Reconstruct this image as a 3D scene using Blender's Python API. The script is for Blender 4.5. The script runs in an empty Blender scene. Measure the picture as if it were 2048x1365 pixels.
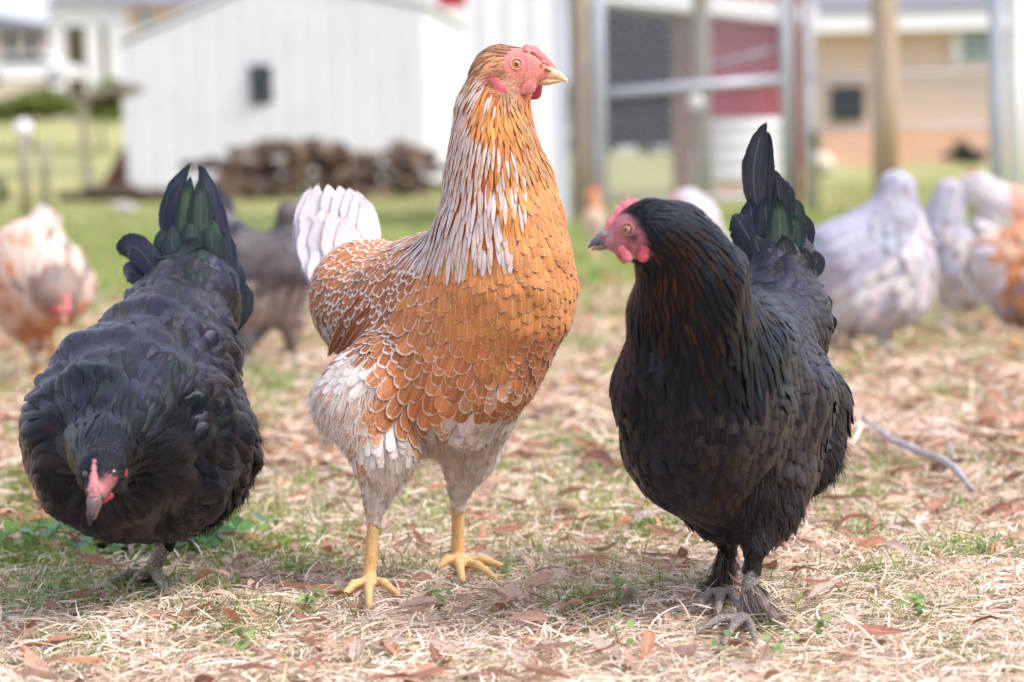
import bpy, math, random
import numpy as np
from mathutils import Vector, Matrix, Euler
from mathutils.kdtree import KDTree

rng = np.random.default_rng(7)
random.seed(7)
SC = bpy.context.scene
COL = SC.collection

# ---------------------------------------------------------------- camera, sky, sun, exposure
CAM_H = 0.40
FPX = 2048 * 85 / 36.0                    # focal length in photo pixels
ROLL = math.radians(1.3)
PITCH = math.atan((682.5 - 300) / FPX)
cam = bpy.data.cameras.new('camera')
cam.lens = 85
cam.sensor_width = 36
cam.clip_start = 0.05
cam.clip_end = 900
cam.dof.use_dof = True
cam.dof.focus_distance = 2.10
cam.dof.aperture_fstop = 5.2
cam.dof.aperture_blades = 9
camo = bpy.data.objects.new('camera', cam)
COL.objects.link(camo)
camo.location = (0, 0, CAM_H)
CR = Matrix.Rotation(math.pi / 2 - PITCH, 3, 'X') @ Matrix.Rotation(-ROLL, 3, 'Z')
camo.rotation_euler = CR.to_euler()
SC.camera = camo

SC.view_settings.view_transform = 'Standard'
SC.view_settings.look = 'None'
SC.view_settings.gamma = 1
SC.view_settings.exposure = 1.0
SUN_EL, SUN_AZ = math.radians(50), math.radians(62)     # the sun stands high to the right of the camera
SUN_DIR = Vector((math.sin(SUN_AZ) * math.cos(SUN_EL), -math.cos(SUN_AZ) * math.cos(SUN_EL), math.sin(SUN_EL)))
world = bpy.data.worlds.new('World')
SC.world = world
world.use_nodes = True
wn = world.node_tree
wn.nodes.clear()
sky = wn.nodes.new('ShaderNodeTexSky')
sky.sky_type = 'NISHITA'
sky.sun_disc = False
sky.sun_elevation = SUN_EL
sky.sun_rotation = math.atan2(SUN_DIR.x, SUN_DIR.y)
sky.air_density = 1.0
sky.dust_density = 4.0
sky.ozone_density = 0.6
wmix = wn.nodes.new('ShaderNodeMix'); wmix.data_type = 'RGBA'
wmix.inputs[0].default_value = 0.55           # thin bright overcast over the blue
wmix.inputs[7].default_value = (7.2, 7.4, 8.9, 1)
wbg = wn.nodes.new('ShaderNodeBackground'); wbg.inputs[1].default_value = 0.113
wout = wn.nodes.new('ShaderNodeOutputWorld')
wn.links.new(sky.outputs[0], wmix.inputs[6])
wn.links.new(wmix.outputs[2], wbg.inputs[0])
wn.links.new(wbg.outputs[0], wout.inputs[0])
sl = bpy.data.lights.new('sun', 'SUN')
sl.energy = 1.8
sl.angle = math.radians(18)
sl.color = (1, 0.96, 0.91)
so = bpy.data.objects.new('sun', sl)
COL.objects.link(so)
so.rotation_euler = SUN_DIR.to_track_quat('Z', 'Y').to_euler()
SC.cycles.max_bounces = 6
SC.cycles.transparent_max_bounces = 12
SC.cycles.use_denoising = True

# ---------------------------------------------------------------- helpers
CRn = np.array(CR)
CAMP = np.array((0, 0, CAM_H))
def ray(px, py):
    d = CRn @ np.array(((px - 1024) / FPX, -(py - 682.5) / FPX, -1.0))
    return d
def W(px, py, Y):
    """the point at depth Y (metres in front of the camera) that the photo shows at px, py"""
    d = ray(px, py)
    return CAMP + d * (Y / d[1])
def G(px, py, z=0.0):
    d = ray(px, py)
    return CAMP + d * ((z - CAM_H) / d[2])
def pxm(Y):
    return Y / FPX                             # metres per photo pixel at depth Y
def lin(r, g, b):
    f = lambda c: (c / 12.92 if c <= 0.04045 else ((c + 0.055) / 1.055) ** 2.4)
    return np.array([f(r / 255), f(g / 255), f(b / 255)])
def norm(a):
    return a / (np.linalg.norm(a, axis=-1, keepdims=True) + 1e-12)
def smooth01(x):
    x = np.clip(x, 0, 1)
    return x * x * (3 - 2 * x)

def tag(o, label=None, cat=None, group=None, kind=None):
    if label: o['label'] = label
    if cat: o['category'] = cat
    if group: o['group'] = group
    if kind: o['kind'] = kind
    return o
def empty(name, loc, label=None, cat=None, group=None):
    o = bpy.data.objects.new(name, None)
    o.empty_display_size = 0.05
    COL.objects.link(o)
    o.location = loc
    tag(o, label, cat, group)
    return o
def mesh(name, V, F, mat=None, parent=None, attrs=None, uv=None, smooth=True, fmat=None):
    """V (n,3), F (m,4) quads or a list of polygons; attrs {name: (n,3)} become colour attributes"""
    V = np.asarray(V, dtype=np.float64)
    off = np.zeros(3)
    p = parent
    while p is not None:
        off = off + np.array(p.location); p = p.parent
    V = V - off
    me = bpy.data.meshes.new(name)
    if isinstance(F, np.ndarray):
        k = F.shape[1]
        me.vertices.add(len(V)); me.vertices.foreach_set('co', V.astype(np.float32).ravel())
        me.loops.add(F.size); me.loops.foreach_set('vertex_index', F.astype(np.int32).ravel())
        me.polygons.add(len(F))
        me.polygons.foreach_set('loop_start', np.arange(0, F.size, k, dtype=np.int32))
        me.update(calc_edges=True)
    else:
        me.from_pydata([tuple(v) for v in V], [], F)
    if smooth:
        me.polygons.foreach_set('use_smooth', np.ones(len(me.polygons), dtype=bool))
    if attrs:
        for k_, a in attrs.items():
            at = me.attributes.new(k_, 'FLOAT_COLOR', 'POINT')
            full = np.ones((len(V), 4), dtype=np.float32)
            full[:, :3] = a
            at.data.foreach_set('color', full.ravel())
    if uv is not None:
        ul = me.uv_layers.new(name='UVMap')
        li = np.empty(len(me.loops), dtype=np.int32); me.loops.foreach_get('vertex_index', li)
        ul.data.foreach_set('uv', np.asarray(uv, dtype=np.float32)[li].ravel())
    if mat is not None:
        for m in (mat if isinstance(mat, (list, tuple)) else [mat]): me.materials.append(m)
    if fmat is not None: me.polygons.foreach_set('material_index', np.asarray(fmat, dtype=np.int32))
    me.update()
    o = bpy.data.objects.new(name, me)
    COL.objects.link(o)
    if parent is not None: o.parent = parent
    return o

# node helpers
class NT:
    def __init__(s, name):
        s.m = bpy.data.materials.new(name); s.m.use_nodes = True
        s.t = s.m.node_tree; s.t.nodes.clear()
        s.out = s.n('ShaderNodeOutputMaterial')
    def n(s, typ, **kw):
        x = s.t.nodes.new(typ)
        for k, v in kw.items(): setattr(x, k, v)
        return x
    def put(s, sock, v):
        if v is None: return
        if hasattr(v, 'is_output') or hasattr(v, 'links'): s.t.links.new(v, sock)
        else:
            if isinstance(v, (tuple, list, np.ndarray)) and len(v) == 3 and sock.type == 'RGBA': v = (*v, 1)
            sock.default_value = v
    def math(s, op, a, b=None, c=None, clamp=False):
        x = s.n('ShaderNodeMath', operation=op, use_clamp=clamp)
        s.put(x.inputs[0], a); s.put(x.inputs[1], b)
        if c is not None: s.put(x.inputs[2], c)
        return x.outputs[0]
    def mix(s, f, a, b, blend='MIX'):
        x = s.n('ShaderNodeMix', data_type='RGBA', blend_type=blend)
        s.put(x.inputs[0], f); s.put(x.inputs[6], a); s.put(x.inputs[7], b)
        return x.outputs[2]
    def ramp(s, v, lo, hi, a=0.0, b=1.0):
        x = s.n('ShaderNodeMapRange', interpolation_type='SMOOTHSTEP')
        s.put(x.inputs[0], v); s.put(x.inputs[1], lo); s.put(x.inputs[2], hi); s.put(x.inputs[3], a); s.put(x.inputs[4], b)
        return x.outputs[0]
    def attr(s, name):
        return s.n('ShaderNodeAttribute', attribute_name=name)
    def noise(s, vec, scale, detail=3, rough=0.55, dist=0.0, out=0):
        x = s.n('ShaderNodeTexNoise')
        if vec is not None: s.put(x.inputs['Vector'], vec)
        s.put(x.inputs['Scale'], scale); x.inputs['Detail'].default_value = detail
        x.inputs['Roughness'].default_value = rough; x.inputs['Distortion'].default_value = dist
        return x.outputs[out]
    def sep(s, v):
        x = s.n('ShaderNodeSeparateXYZ'); s.put(x.inputs[0], v); return x.outputs
    def comb(s, a, b, c):
        x = s.n('ShaderNodeCombineXYZ')
        s.put(x.inputs[0], a); s.put(x.inputs[1], b); s.put(x.inputs[2], c); return x.outputs[0]
    def bump(s, h, strength=0.3, dist=0.001, normal=None):
        x = s.n('ShaderNodeBump'); s.put(x.inputs['Height'], h)
        x.inputs['Strength'].default_value = strength; x.inputs['Distance'].default_value = dist
        if normal is not None: s.put(x.inputs['Normal'], normal)
        return x.outputs[0]
    def pbsdf(s, color, rough=0.5, spec=0.5, **kw):
        x = s.n('ShaderNodeBsdfPrincipled')
        s.put(x.inputs['Base Color'], color); s.put(x.inputs['Roughness'], rough)
        s.put(x.inputs['Specular IOR Level'], spec)
        for k, v in kw.items(): s.put(x.inputs[k.replace('_', ' ')], v)
        s.t.links.new(x.outputs[0], s.out.inputs[0])
        return x

def mat_feather(name, rough=0.5, spec=0.35, fray=True, sheen=0.2, streak=0.5):
    t = NT(name)
    ca, cb, fp, cs = t.attr('ca').outputs[0], t.attr('cb').outputs[0], t.attr('fp').outputs[1], t.attr('cs').outputs[0]
    uvn = t.n('ShaderNodeUVMap').outputs[0]
    u, v, _ = t.sep(uvn)
    lw, shaft, seed = t.sep(fp)
    a = t.math('ABSOLUTE', t.math('MULTIPLY_ADD', u, 2, -1))
    barb = t.math('SUBTRACT', t.math('MULTIPLY', v, 38), t.math('MULTIPLY', a, 9))
    side = t.math('GREATER_THAN', u, 0.5)
    bv = t.comb(barb, t.math('MULTIPLY', a, 1.3), t.math('ADD', t.math('MULTIPLY', seed, 91), t.math('MULTIPLY', side, 7)))
    nz = t.noise(bv, 1.0, 3, 0.6)
    # lacing along the rim, widest at the tip
    wob = t.math('MULTIPLY', t.math('SUBTRACT', nz, 0.5), 0.12)
    av = t.math('ADD', a, wob); vv = t.math('ADD', v, wob)
    e1 = t.math('MULTIPLY', t.ramp(av, t.math('SUBTRACT', 1.0, lw), t.math('SUBTRACT', 1.04, t.math('MULTIPLY', lw, 0.6))), t.ramp(v, 0.30, 0.62))
    lv = t.math('MULTIPLY', lw, 0.42)
    e2 = t.ramp(vv, t.math('SUBTRACT', 1.0, lv), t.math('SUBTRACT', 1.02, t.math('MULTIPLY', lv, 0.55)))
    lace = t.math('MULTIPLY', t.math('MAXIMUM', e1, e2), t.math('GREATER_THAN', lw, 0.001))
    c = t.mix(lace, ca, cb)
    sh = t.math('MULTIPLY', t.math('MULTIPLY', t.ramp(a, 0.035, 0.10, 1, 0), t.ramp(v, 0.75, 0.97, 1, 0)), shaft)
    c = t.mix(sh, c, t.mix(0.6, c, (0.75, 0.6, 0.45)))
    k = t.ramp(nz, 0.25, 0.75, 1 - streak * 0.55, 1 + streak * 0.25)
    c = t.mix(1.0, c, t.comb(k, k, k), 'MULTIPLY')
    bmp = t.bump(nz, 0.5, 0.0006)
    b = t.pbsdf(c, rough, spec, Normal=bmp)
    t.put(b.inputs['Specular Tint'], cs)
    b.inputs['Sheen Weight'].default_value = sheen
    b.inputs['Sheen Roughness'].default_value = 0.4
    t.put(b.inputs['Sheen Tint'], cs)
    if fray:
        edge = t.math('MAXIMUM', t.ramp(a, 0.78, 1.0), t.ramp(v, 0.90, 1.0))
        fz = t.noise(t.comb(t.math('MULTIPLY', barb, 2.2), a, t.math('MULTIPLY', seed, 57)), 1.0, 1, 0.5)
        al = t.math('LESS_THAN', t.math('MULTIPLY', edge, 0.62), t.math('ADD', fz, 0.06))
        t.put(b.inputs['Alpha'], al)
    return t.m
def mat_vcol(name, rough=0.7, spec=0.3, bump_scale=None, bump=0.3, bd=0.001, var=0.25, vscale=60, sss=0.0, alpha=None, trans=0.0, scutes=False, fleshy=False):
    """colour from attribute ca with a little noise"""
    t = NT(name)
    ca = t.attr('ca').outputs[0]
    pos = t.n('ShaderNodeNewGeometry').outputs[0]
    nz = t.noise(pos, vscale, 3)
    k = t.ramp(nz, 0.3, 0.7, 1 - var, 1 + var * 0.6)
    c = t.mix(1.0, ca, t.comb(k, k, k), 'MULTIPLY')
    if fleshy:      # pebbly red skin: darker red between pale grains
        v2 = t.n('ShaderNodeTexVoronoi'); t.put(v2.inputs['Vector'], pos); v2.inputs['Scale'].default_value = 620
        gr_ = t.ramp(v2.outputs['Distance'], .15, .6)
        r_, g_, b_ = t.sep(c)
        red = t.ramp(t.math('SUBTRACT', r_, g_), .12, .32)
        c = t.mix(t.math('MULTIPLY', t.math('MULTIPLY', gr_, red), .5), c, t.mix(1.0, c, (.78, .42, .45), 'MULTIPLY'))
        c = t.mix(t.math('MULTIPLY', red, t.ramp(t.noise(pos, 95, 3), .45, .7, 0, .35)), c, lin(196, 150, 130))
    hgt = t.noise(pos, bump_scale, 3, 0.6) if bump_scale else None
    if scutes:
        sc = t.attr('sc').outputs[2]
        vo = t.n('ShaderNodeTexVoronoi', feature='DISTANCE_TO_EDGE'); mp = t.n('ShaderNodeMapping'); t.put(mp.inputs[0], pos); mp.inputs['Scale'].default_value = (1, 1, 1.5)
        t.put(vo.inputs['Vector'], mp.outputs[0]); vo.inputs['Scale'].default_value = 230
        ed = t.ramp(vo.outputs['Distance'], 0.02, 0.22)
        edge = t.math('MULTIPLY', t.math('SUBTRACT', 1.0, ed), sc)
        c = t.mix(t.math('MULTIPLY', edge, .38), c, lin(214, 196, 160))
        c = t.mix(t.math('MULTIPLY', t.math('MULTIPLY', ed, sc), t.ramp(t.noise(pos, 300, 2), .4, .65, 0, .4)), c, t.mix(1.0, c, (.45, .45, .45), 'MULTIPLY'))
        hgt = t.math('ADD', hgt, t.math('MULTIPLY', t.math('MULTIPLY', ed, sc), 1.2))
    nrm = t.bump(hgt, bump, bd) if bump_scale else None
    b = t.pbsdf(c, rough, spec)
    if nrm is not None: t.put(b.inputs['Normal'], nrm)
    if sss:
        b.inputs['Subsurface Weight'].default_value = sss
        b.inputs['Subsurface Scale'].default_value = 0.004
        b.inputs['Subsurface Radius'].default_value = (1, 0.35, 0.25)
    if trans:
        b.inputs['Transmission Weight'].default_value = 0
        tr = t.n('ShaderNodeBsdfTranslucent'); t.put(tr.inputs[0], c)
        mx = t.n('ShaderNodeMixShader'); mx.inputs[0].default_value = trans
        t.t.links.new(b.outputs[0], mx.inputs[1]); t.t.links.new(tr.outputs[0], mx.inputs[2])
        t.t.links.new(mx.outputs[0], t.out.inputs[0])
    return t.m

# ---------------------------------------------------------------- soft bodies: round cones melted together
class Cone:
    __slots__ = ('a', 'b', 'ra', 'rb', 'k', 'col', 'sq', 'kind')
    def __init__(s, a, b, ra, rb, k, col, sq=1.0, kind=0):
        s.a = np.array(a, float); s.b = np.array(b, float); s.ra = ra; s.rb = rb; s.k = k; s.col = np.array(col); s.sq = sq; s.kind = kind
    def d(s, P):
        sc = np.array((1, 1 / s.sq, 1))
        p = (P - s.a) * sc; ab = (s.b - s.a) * sc
        L2 = float(ab @ ab)
        t = np.clip(p @ ab / L2, 0, 1) if L2 > 1e-12 else np.zeros(p.shape[:-1])
        q = p - t[..., None] * ab
        return np.sqrt((q * q).sum(-1)) - (s.ra + t * (s.rb - s.ra))
class Body:
    def __init__(s, cones, vox, pad=0.03):
        s.cones = cones; s.vox = vox
        R = [max(c.ra, c.rb) * max(1, c.sq) for c in cones]
        lo = np.min([np.minimum(c.a, c.b) - r for c, r in zip(cones, R)], 0) - pad
        hi = np.max([np.maximum(c.a, c.b) + r for c, r in zip(cones, R)], 0) + pad
        n = np.ceil((hi - lo) / vox).astype(int) + 1
        s.lo, s.n = lo, n
        ax = [lo[i] + np.arange(n[i]) * vox for i in range(3)]
        D = np.full(tuple(n), 1.0); 
        for c, r in zip(cones, R):
            m = r + max(0.03, 2 * c.k, 6 * vox)
            i0 = np.maximum(np.floor((np.minimum(c.a, c.b) - m - lo) / vox).astype(int), 0)
            i1 = np.minimum(np.ceil((np.maximum(c.a, c.b) + m - lo) / vox).astype(int) + 1, n)
            g = np.stack(np.meshgrid(*[ax[i][i0[i]:i1[i]] for i in range(3)], indexing='ij'), -1)
            d = c.d(g)
            sl_ = tuple(slice(i0[i], i1[i]) for i in range(3))
            o = D[sl_]
            h = np.maximum(c.k - np.abs(o - d), 0) / c.k
            D[sl_] = np.minimum(o, d) - h * h * c.k / 4
        s.D = D
    def ruffle(s, amp, wl, keep):
        """low lumps so that plumage does not lie like an egg shell; keep(P) 0..1 masks head and legs"""
        ax = [s.lo[i] + np.arange(s.n[i]) * s.vox for i in range(3)]
        g = np.stack(np.meshgrid(*ax, indexing='ij'), -1)
        f = 0
        for k in range(9):
            d = norm(rng.normal(0, 1, 3)); w = 2 * math.pi / (wl * (1.6 if k < 4 else .7)); a = 1 if k < 4 else .55
            f = f + a * np.sin(g @ d * w + rng.random() * 6.28)
        s.D = s.D + f * amp / 2.2 * keep(g)
    def sample(s, P):
        q = (P - s.lo) / s.vox
        q = np.clip(q, 0, np.array(s.n) - 1.001)
        i = q.astype(int); f = q - i
        D = s.D; x, y, z = i[..., 0], i[..., 1], i[..., 2]
        fx, fy, fz = f[..., 0], f[..., 1], f[..., 2]
        c = 0
        for dx in (0, 1):
            for dy in (0, 1):
                for dz in (0, 1):
                    w = (fx if dx else 1 - fx) * (fy if dy else 1 - fy) * (fz if dz else 1 - fz)
                    c = c + w * D[x + dx, y + dy, z + dz]
        return c
    def grad(s, P, e=None):
        e = e or s.vox * 1.5
        g = np.stack([s.sample(P + np.eye(3)[i] * e) - s.sample(P - np.eye(3)[i] * e) for i in range(3)], -1)
        return norm(g)
    def surface(s):
        D = s.D; S = D < 0
        nx, ny, nz = D.shape
        c = [S[dx:nx - 1 + dx, dy:ny - 1 + dy, dz:nz - 1 + dz] for dx in (0, 1) for dy in (0, 1) for dz in (0, 1)]
        cnt = np.sum(c, 0)
        act = np.argwhere((cnt > 0) & (cnt < 8))
        vid = -np.ones((nx - 1, ny - 1, nz - 1), int); vid[tuple(act.T)] = np.arange(len(act))
        acc = np.zeros((len(act), 3)); num = np.zeros(len(act))
        offs = [(dx, dy, dz) for dx in (0, 1) for dy in (0, 1) for dz in (0, 1)]
        for o in offs:
            for ax in range(3):
                if o[ax]: continue
                o2 = list(o); o2[ax] = 1
                a = D[tuple((act + o).T)]; b = D[tuple((act + o2).T)]
                cr = (a < 0) != (b < 0)
                t = a / np.where(cr, a - b, 1)
                p = np.array(o, float)[None].repeat(len(act), 0); p[:, ax] += t
                acc[cr] += p[cr]; num[cr] += 1
        V = s.lo + (act + acc / num[:, None]) * s.vox
        F = []
        for ax in range(3):
            sa = [slice(None)] * 3; sb = [slice(None)] * 3
            sa[ax] = slice(0, -1); sb[ax] = slice(1, None)
            A, B = S[tuple(sa)], S[tuple(sb)]
            e = np.argwhere(A != B)
            u_, v_ = [(1, 2), (2, 0), (0, 1)][ax]
            ok = (e[:, u_] > 0) & (e[:, v_] > 0) & (e[:, u_] < D.shape[u_] - 1) & (e[:, v_] < D.shape[v_] - 1)
            e = e[ok]
            flip = ~A[tuple(e.T)]
            q = []
            for (du, dv) in ((-1, -1), (0, -1), (0, 0), (-1, 0)):
                f = e.copy(); f[:, u_] += du; f[:, v_] += dv
                q.append(vid[tuple(f.T)])
            q = np.stack(q, 1)
            q[flip] = q[flip][:, ::-1]
            F.append(q)
        F = np.concatenate(F)
        # two rounds of pulling onto the true surface
        for _ in range(2):
            d = s.sample(V); V = V - s.grad(V, s.vox) * d[:, None]
        return V, F
    def nearest(s, V):
        """index of the nearest cone to every point (rounded blend of colours)"""
        best = np.full(len(V), 9.0); col = np.zeros((len(V), 3)); wsum = np.zeros(len(V)); kind = np.zeros(len(V), int)
        for c in s.cones:
            d = c.d(V)
            w = np.exp(-np.clip(d, -0.002, 1) / 0.0025)
            col += w[:, None] * c.col; wsum += w
            m = d < best; best[m] = d[m]; kind[m] = c.kind
        return col / (wsum[:, None] + 1e-30), kind
    def hit(s, px, py, Y0, back=False, span=0.35):
        """where the line of sight through px, py meets the body near depth Y0"""
        d = ray(px, py); d = d / d[1]
        ys = np.linspace(Y0 - span, Y0 + span, 900)
        if back: ys = ys[::-1]
        P = CAMP + d * ys[:, None]
        q = (P - s.lo) / s.vox
        ins = np.all((q > 0) & (q < np.array(s.n) - 1.01), 1)
        v = np.where(ins, s.sample(P), 1)
        i = np.argmax(v < 0)
        if v[i] >= 0: i = np.argmin(v)
        p = P[i]
        return p, s.grad(p[None])[0]

# feather shapes: half-width along the length
PROF = {0: lambda t: np.where(t < 0.5, 0.55 + 0.9 * t * (1 - 0.0 * t), 1.0) * np.sqrt(np.clip(1 - np.clip((t - 0.5) / 0.5, 0, 1) ** 2.4, 0.0, 1)),
        1: lambda t: np.sin(np.pi * np.clip(t, 0, 1) ** 1.15) ** 0.75 * (1 - 0.35 * t) * 1.15,
        2: lambda t: (0.5 + 0.5 * t) * np.sqrt(np.clip(1 - t ** 5, 0, 1)) + 0.02}
NU, NV = 5, 7
TV = 1 - (1 - np.linspace(0, 1, NV)) ** 1.5
def grid_faces(nu, nv):
    f = []
    for j in range(nv - 1):
        for i in range(nu - 1):
            a = j * nu + i
            f.append((a, a + 1, a + nu + 1, a + nu))
    return np.array(f)
FG = grid_faces(NU, NV)
def lay_feathers(body, P, D, L, Wd, shape, lift, h0, cup=0.12):
    """grow every feather along the body: rows step forward in D and hug the surface at a rising height"""
    n = len(P)
    prof = np.zeros((n, NV))
    for k, f in PROF.items():
        m = shape == k
        prof[m] = f(TV)
    us = np.linspace(-1, 1, NU)
    rows = []
    p = P.copy(); d = D.copy(); tprev = 0
    for j in range(NV):
        step = (TV[j] - tprev) * L; tprev = TV[j]
        p = p + d * step[:, None]
        g = body.grad(p)
        h = h0 + lift * L * TV[j] ** 1.1 - (0.0012 if j == 0 else 0)
        sd = body.sample(p)
        p = p + g * np.clip(h - sd, -0.02, 0.02)[:, None]
        d = norm(d - g * (d * g).sum(-1, keepdims=True))
        s = norm(np.cross(d, g))
        r = p[:, None] + s[:, None] * (us[None, :, None] * (prof[:, j] * Wd / 2)[:, None, None]) \
            - g[:, None] * ((us ** 2)[None, :, None] * (np.where(shape == 1, .05, cup) * Wd * prof[:, j])[:, None, None])
        rows.append(r)
    return np.concatenate(rows, 1)            # n, NV*NU, 3
UVG = np.array([((i / (NU - 1)), TV[j]) for j in range(NV) for i in range(NU)])
def build_feathers(name, V, ca, cb, cs, fp, mat, parent, sel=None, single=False):
    if sel is None: sel = np.arange(len(V))
    K = NU * NV
    def one(ix, nm):
        n = len(ix)
        F = (FG[None] + (np.arange(n) * K)[:, None, None]).reshape(-1, 4)
        rep = lambda a: np.repeat(a[ix], K, 0)
        return mesh(nm, V[ix].reshape(-1, 3), F, mat, parent, dict(ca=rep(ca), cb=rep(cb), cs=rep(cs), fp=rep(fp)), np.tile(UVG, (n, 1)))
    if single:
        return [one(np.array([i]), name) for i in sel]
    return one(sel, name)

def strands(name, P, D, N, L, w, droop, col, mat, parent, seg=4, spread=0.35):
    """fine down: narrow tapering strips"""
    n = len(P)
    D = norm(D + rng.normal(0, spread, (n, 3)) * 0.6 + N * 0.25)
    S = norm(np.cross(D, N + rng.normal(0, 0.5, (n, 3))))
    ts = np.linspace(0, 1, seg)
    bend = rng.normal(0, 0.18, (n, 1, 1)) * S[:, None]
    rows = []
    for t in ts:
        c = P + D * (L * t)[:, None] + (bend[:, 0] * (L * t * t)[:, None]) - np.array((0, 0, 1)) * (droop * L * t * t)[:, None]
        wd = (w * (1 - 0.85 * t ** 1.5))[:, None]
        rows.append(np.stack([c - S * wd / 2, c + S * wd / 2], 1))
    V = np.concatenate(rows, 1)
    f = np.array([(2 * i, 2 * i + 1, 2 * i + 3, 2 * i + 2) for i in range(seg - 1)])
    F = (f[None] + (np.arange(n) * seg * 2)[:, None, None]).reshape(-1, 4)
    o = mesh(name, V.reshape(-1, 3), F, mat, parent, dict(ca=np.repeat(col, seg * 2, 0)))
    o['kind'] = 'stuff'
    return o

def quill(name, pts, width, mat, parent, ca, cb, cs, face=None, lw=0.0, tip='round', cup=0.10, twist=0.0, shaft=0.8, nu=7, nv=16):
    """one long tail or wing feather through the world points pts"""
    pts = np.array(pts, float)
    t = np.linspace(0, 1, nv); t = 1 - (1 - t) ** 1.25
    # Catmull-like smoothing through pts
    from_t = np.linspace(0, 1, len(pts))
    if len(pts) == 3:
        c = np.outer((1 - t) ** 2, pts[0]) + np.outer(2 * t * (1 - t), 2 * pts[1] - 0.5 * (pts[0] + pts[2])) + np.outer(t ** 2, pts[2])
    else:
        c = np.stack([np.interp(t, from_t, pts[:, i]) for i in range(3)], 1)
    d = norm(np.gradient(c, axis=0))
    n0 = norm(np.array(face if face is not None else (0, -1, 0.1), float))[None].repeat(nv, 0)
    n0 = norm(n0 - d * (n0 * d).sum(-1, keepdims=True))
    s0 = np.cross(d, n0)
    s = s0 * np.cos(twist * t)[:, None] + n0 * np.sin(twist * t)[:, None]
    n = np.cross(s, d)
    if tip == 'round': pf = (0.65 + 0.35 * smooth01(t / 0.45)) * np.sqrt(np.clip(1 - np.clip((t - 0.72) / 0.28, 0, 1) ** 2.2, 0.0, 1)) + 0.01
    else: pf = (0.6 + 0.4 * smooth01(t / 0.4)) * np.clip(1 - np.clip((t - 0.55) / 0.45, 0, 1) ** 2.0, 0.0, 1) + 0.01
    us = np.linspace(-1, 1, nu)
    V = c[:, None] + s[:, None] * (us[None, :, None] * (pf * width / 2)[:, None, None]) - n[:, None] * ((us ** 2)[None, :, None] * (cup * width * pf)[:, None, None])
    rip = rng.normal(0, .02, (nv, 1, 1)) * width; V = V + s[:, None] * rip * (np.abs(us)[None, :, None] > .9) + n[:, None] * (np.sin(t * 7 + rng.random() * 6) * .03 * width)[:, None, None] * us[None, :, None]
    uv = np.array([(i / (nu - 1), t[j]) for j in range(nv) for i in range(nu)])
    m = nu * nv
    one = lambda a: np.tile(np.array(a, float), (m, 1))
    return mesh(name, V.reshape(-1, 3), grid_faces(nu, nv), mat, parent,
                dict(ca=one(ca), cb=one(cb), cs=one(cs), fp=one((lw, shaft, rng.random()))), uv)

def organic(name, cones, vox, mat, parent, color=None, pad=0.004):
    b = Body(cones, vox, pad)
    V, F = b.surface()
    col, _ = b.nearest(V)
    if color is not None: col = color(V, col)
    return mesh(name, V, F, mat, parent, dict(ca=col))
def ball(name, c, n, r, mat, parent, flat=1.0, nu=20, nv=12):
    """sphere whose object z axis looks along n"""
    V = []; 
    for j in range(nv + 1):
        th = math.pi * j / nv
        for i in range(nu):
            ph = 2 * math.pi * i / nu
            V.append((math.sin(th) * math.cos(ph) * r, math.sin(th) * math.sin(ph) * r, math.cos(th) * r * flat))
    F = [(j * nu + i, (j + 1) * nu + i, (j + 1) * nu + (i + 1) % nu, j * nu + (i + 1) % nu) for j in range(nv) for i in range(nu)]
    me = bpy.data.meshes.new(name); me.from_pydata(V, [], F)
    me.polygons.foreach_set('use_smooth', np.ones(len(me.polygons), dtype=bool))
    me.materials.append(mat)
    o = bpy.data.objects.new(name, me); COL.objects.link(o)
    o.parent = parent
    o.location = Vector(c) - parent.location
    o.rotation_euler = Vector(n).to_track_quat('Z', 'Y').to_euler()
    return o

def mat_eye(name, iris, rim, pupil=0.50, r=1.0):
    t = NT(name)
    tc = t.n('ShaderNodeTexCoord').outputs['Object']
    x, y, z = t.sep(tc)
    rr = t.math('SQRT', t.math('ADD', t.math('MULTIPLY', x, x), t.math('MULTIPLY', y, y)))
    rr = t.math('DIVIDE', rr, r)
    c = t.mix(t.ramp(rr, 0.62, 0.80), iris, rim)
    st = t.noise(t.comb(t.math('ARCTAN2', y, x), rr, 0), 6, 2)
    c = t.mix(1, c, t.comb(t.ramp(st, .3, .7, .75, 1.15), t.ramp(st, .3, .7, .75, 1.15), t.ramp(st, .3, .7, .75, 1.15)), 'MULTIPLY')
    c = t.mix(t.ramp(rr, pupil * 0.78, pupil * 0.9, 1, 0), c, (0.004, 0.004, 0.006))
    b = t.pbsdf(c, 0.08, 0.6)
    b.inputs['Coat Weight'].default_value = 1.0; b.inputs['Coat Roughness'].default_value = 0.03
    return t.m

# ---------------------------------------------------------------- hens
M_SKIN = mat_vcol('hen_body_skin', 0.65, 0.3, 900, 0.8, 0.0012, 0.22, 220, sss=0.05, scutes=True, fleshy=True)
M_FLESH = mat_vcol('red_comb_flesh', 0.5, 0.4, 1100, 0.9, 0.0012, 0.18, 300, sss=0.08, fleshy=True)
M_HORN = mat_vcol('beak_horn', 0.35, 0.5, 500, 0.15, 0.0004, 0.12, 250, sss=0.1)
M_FE_LIGHT = mat_feather('laced_orange_feather', 0.62, 0.25, True, 0.10, 0.35)
M_FE_DARK = mat_feather('black_glossy_feather', 0.36, 0.46, True, 0.0, 0.5)
M_DOWN = mat_vcol('down_fluff', 0.85, 0.15, None, 0, 0, 0.12, 40, trans=0.5)
M_DOWN_DARK = mat_vcol('dark_down_fluff', 0.7, 0.3, None, 0, 0, 0.3, 40)

def V3(d, dY=0.0):
    """picture direction (right, down) plus depth -> world"""
    return np.array((d[0], dY, -d[1]), float)

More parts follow.
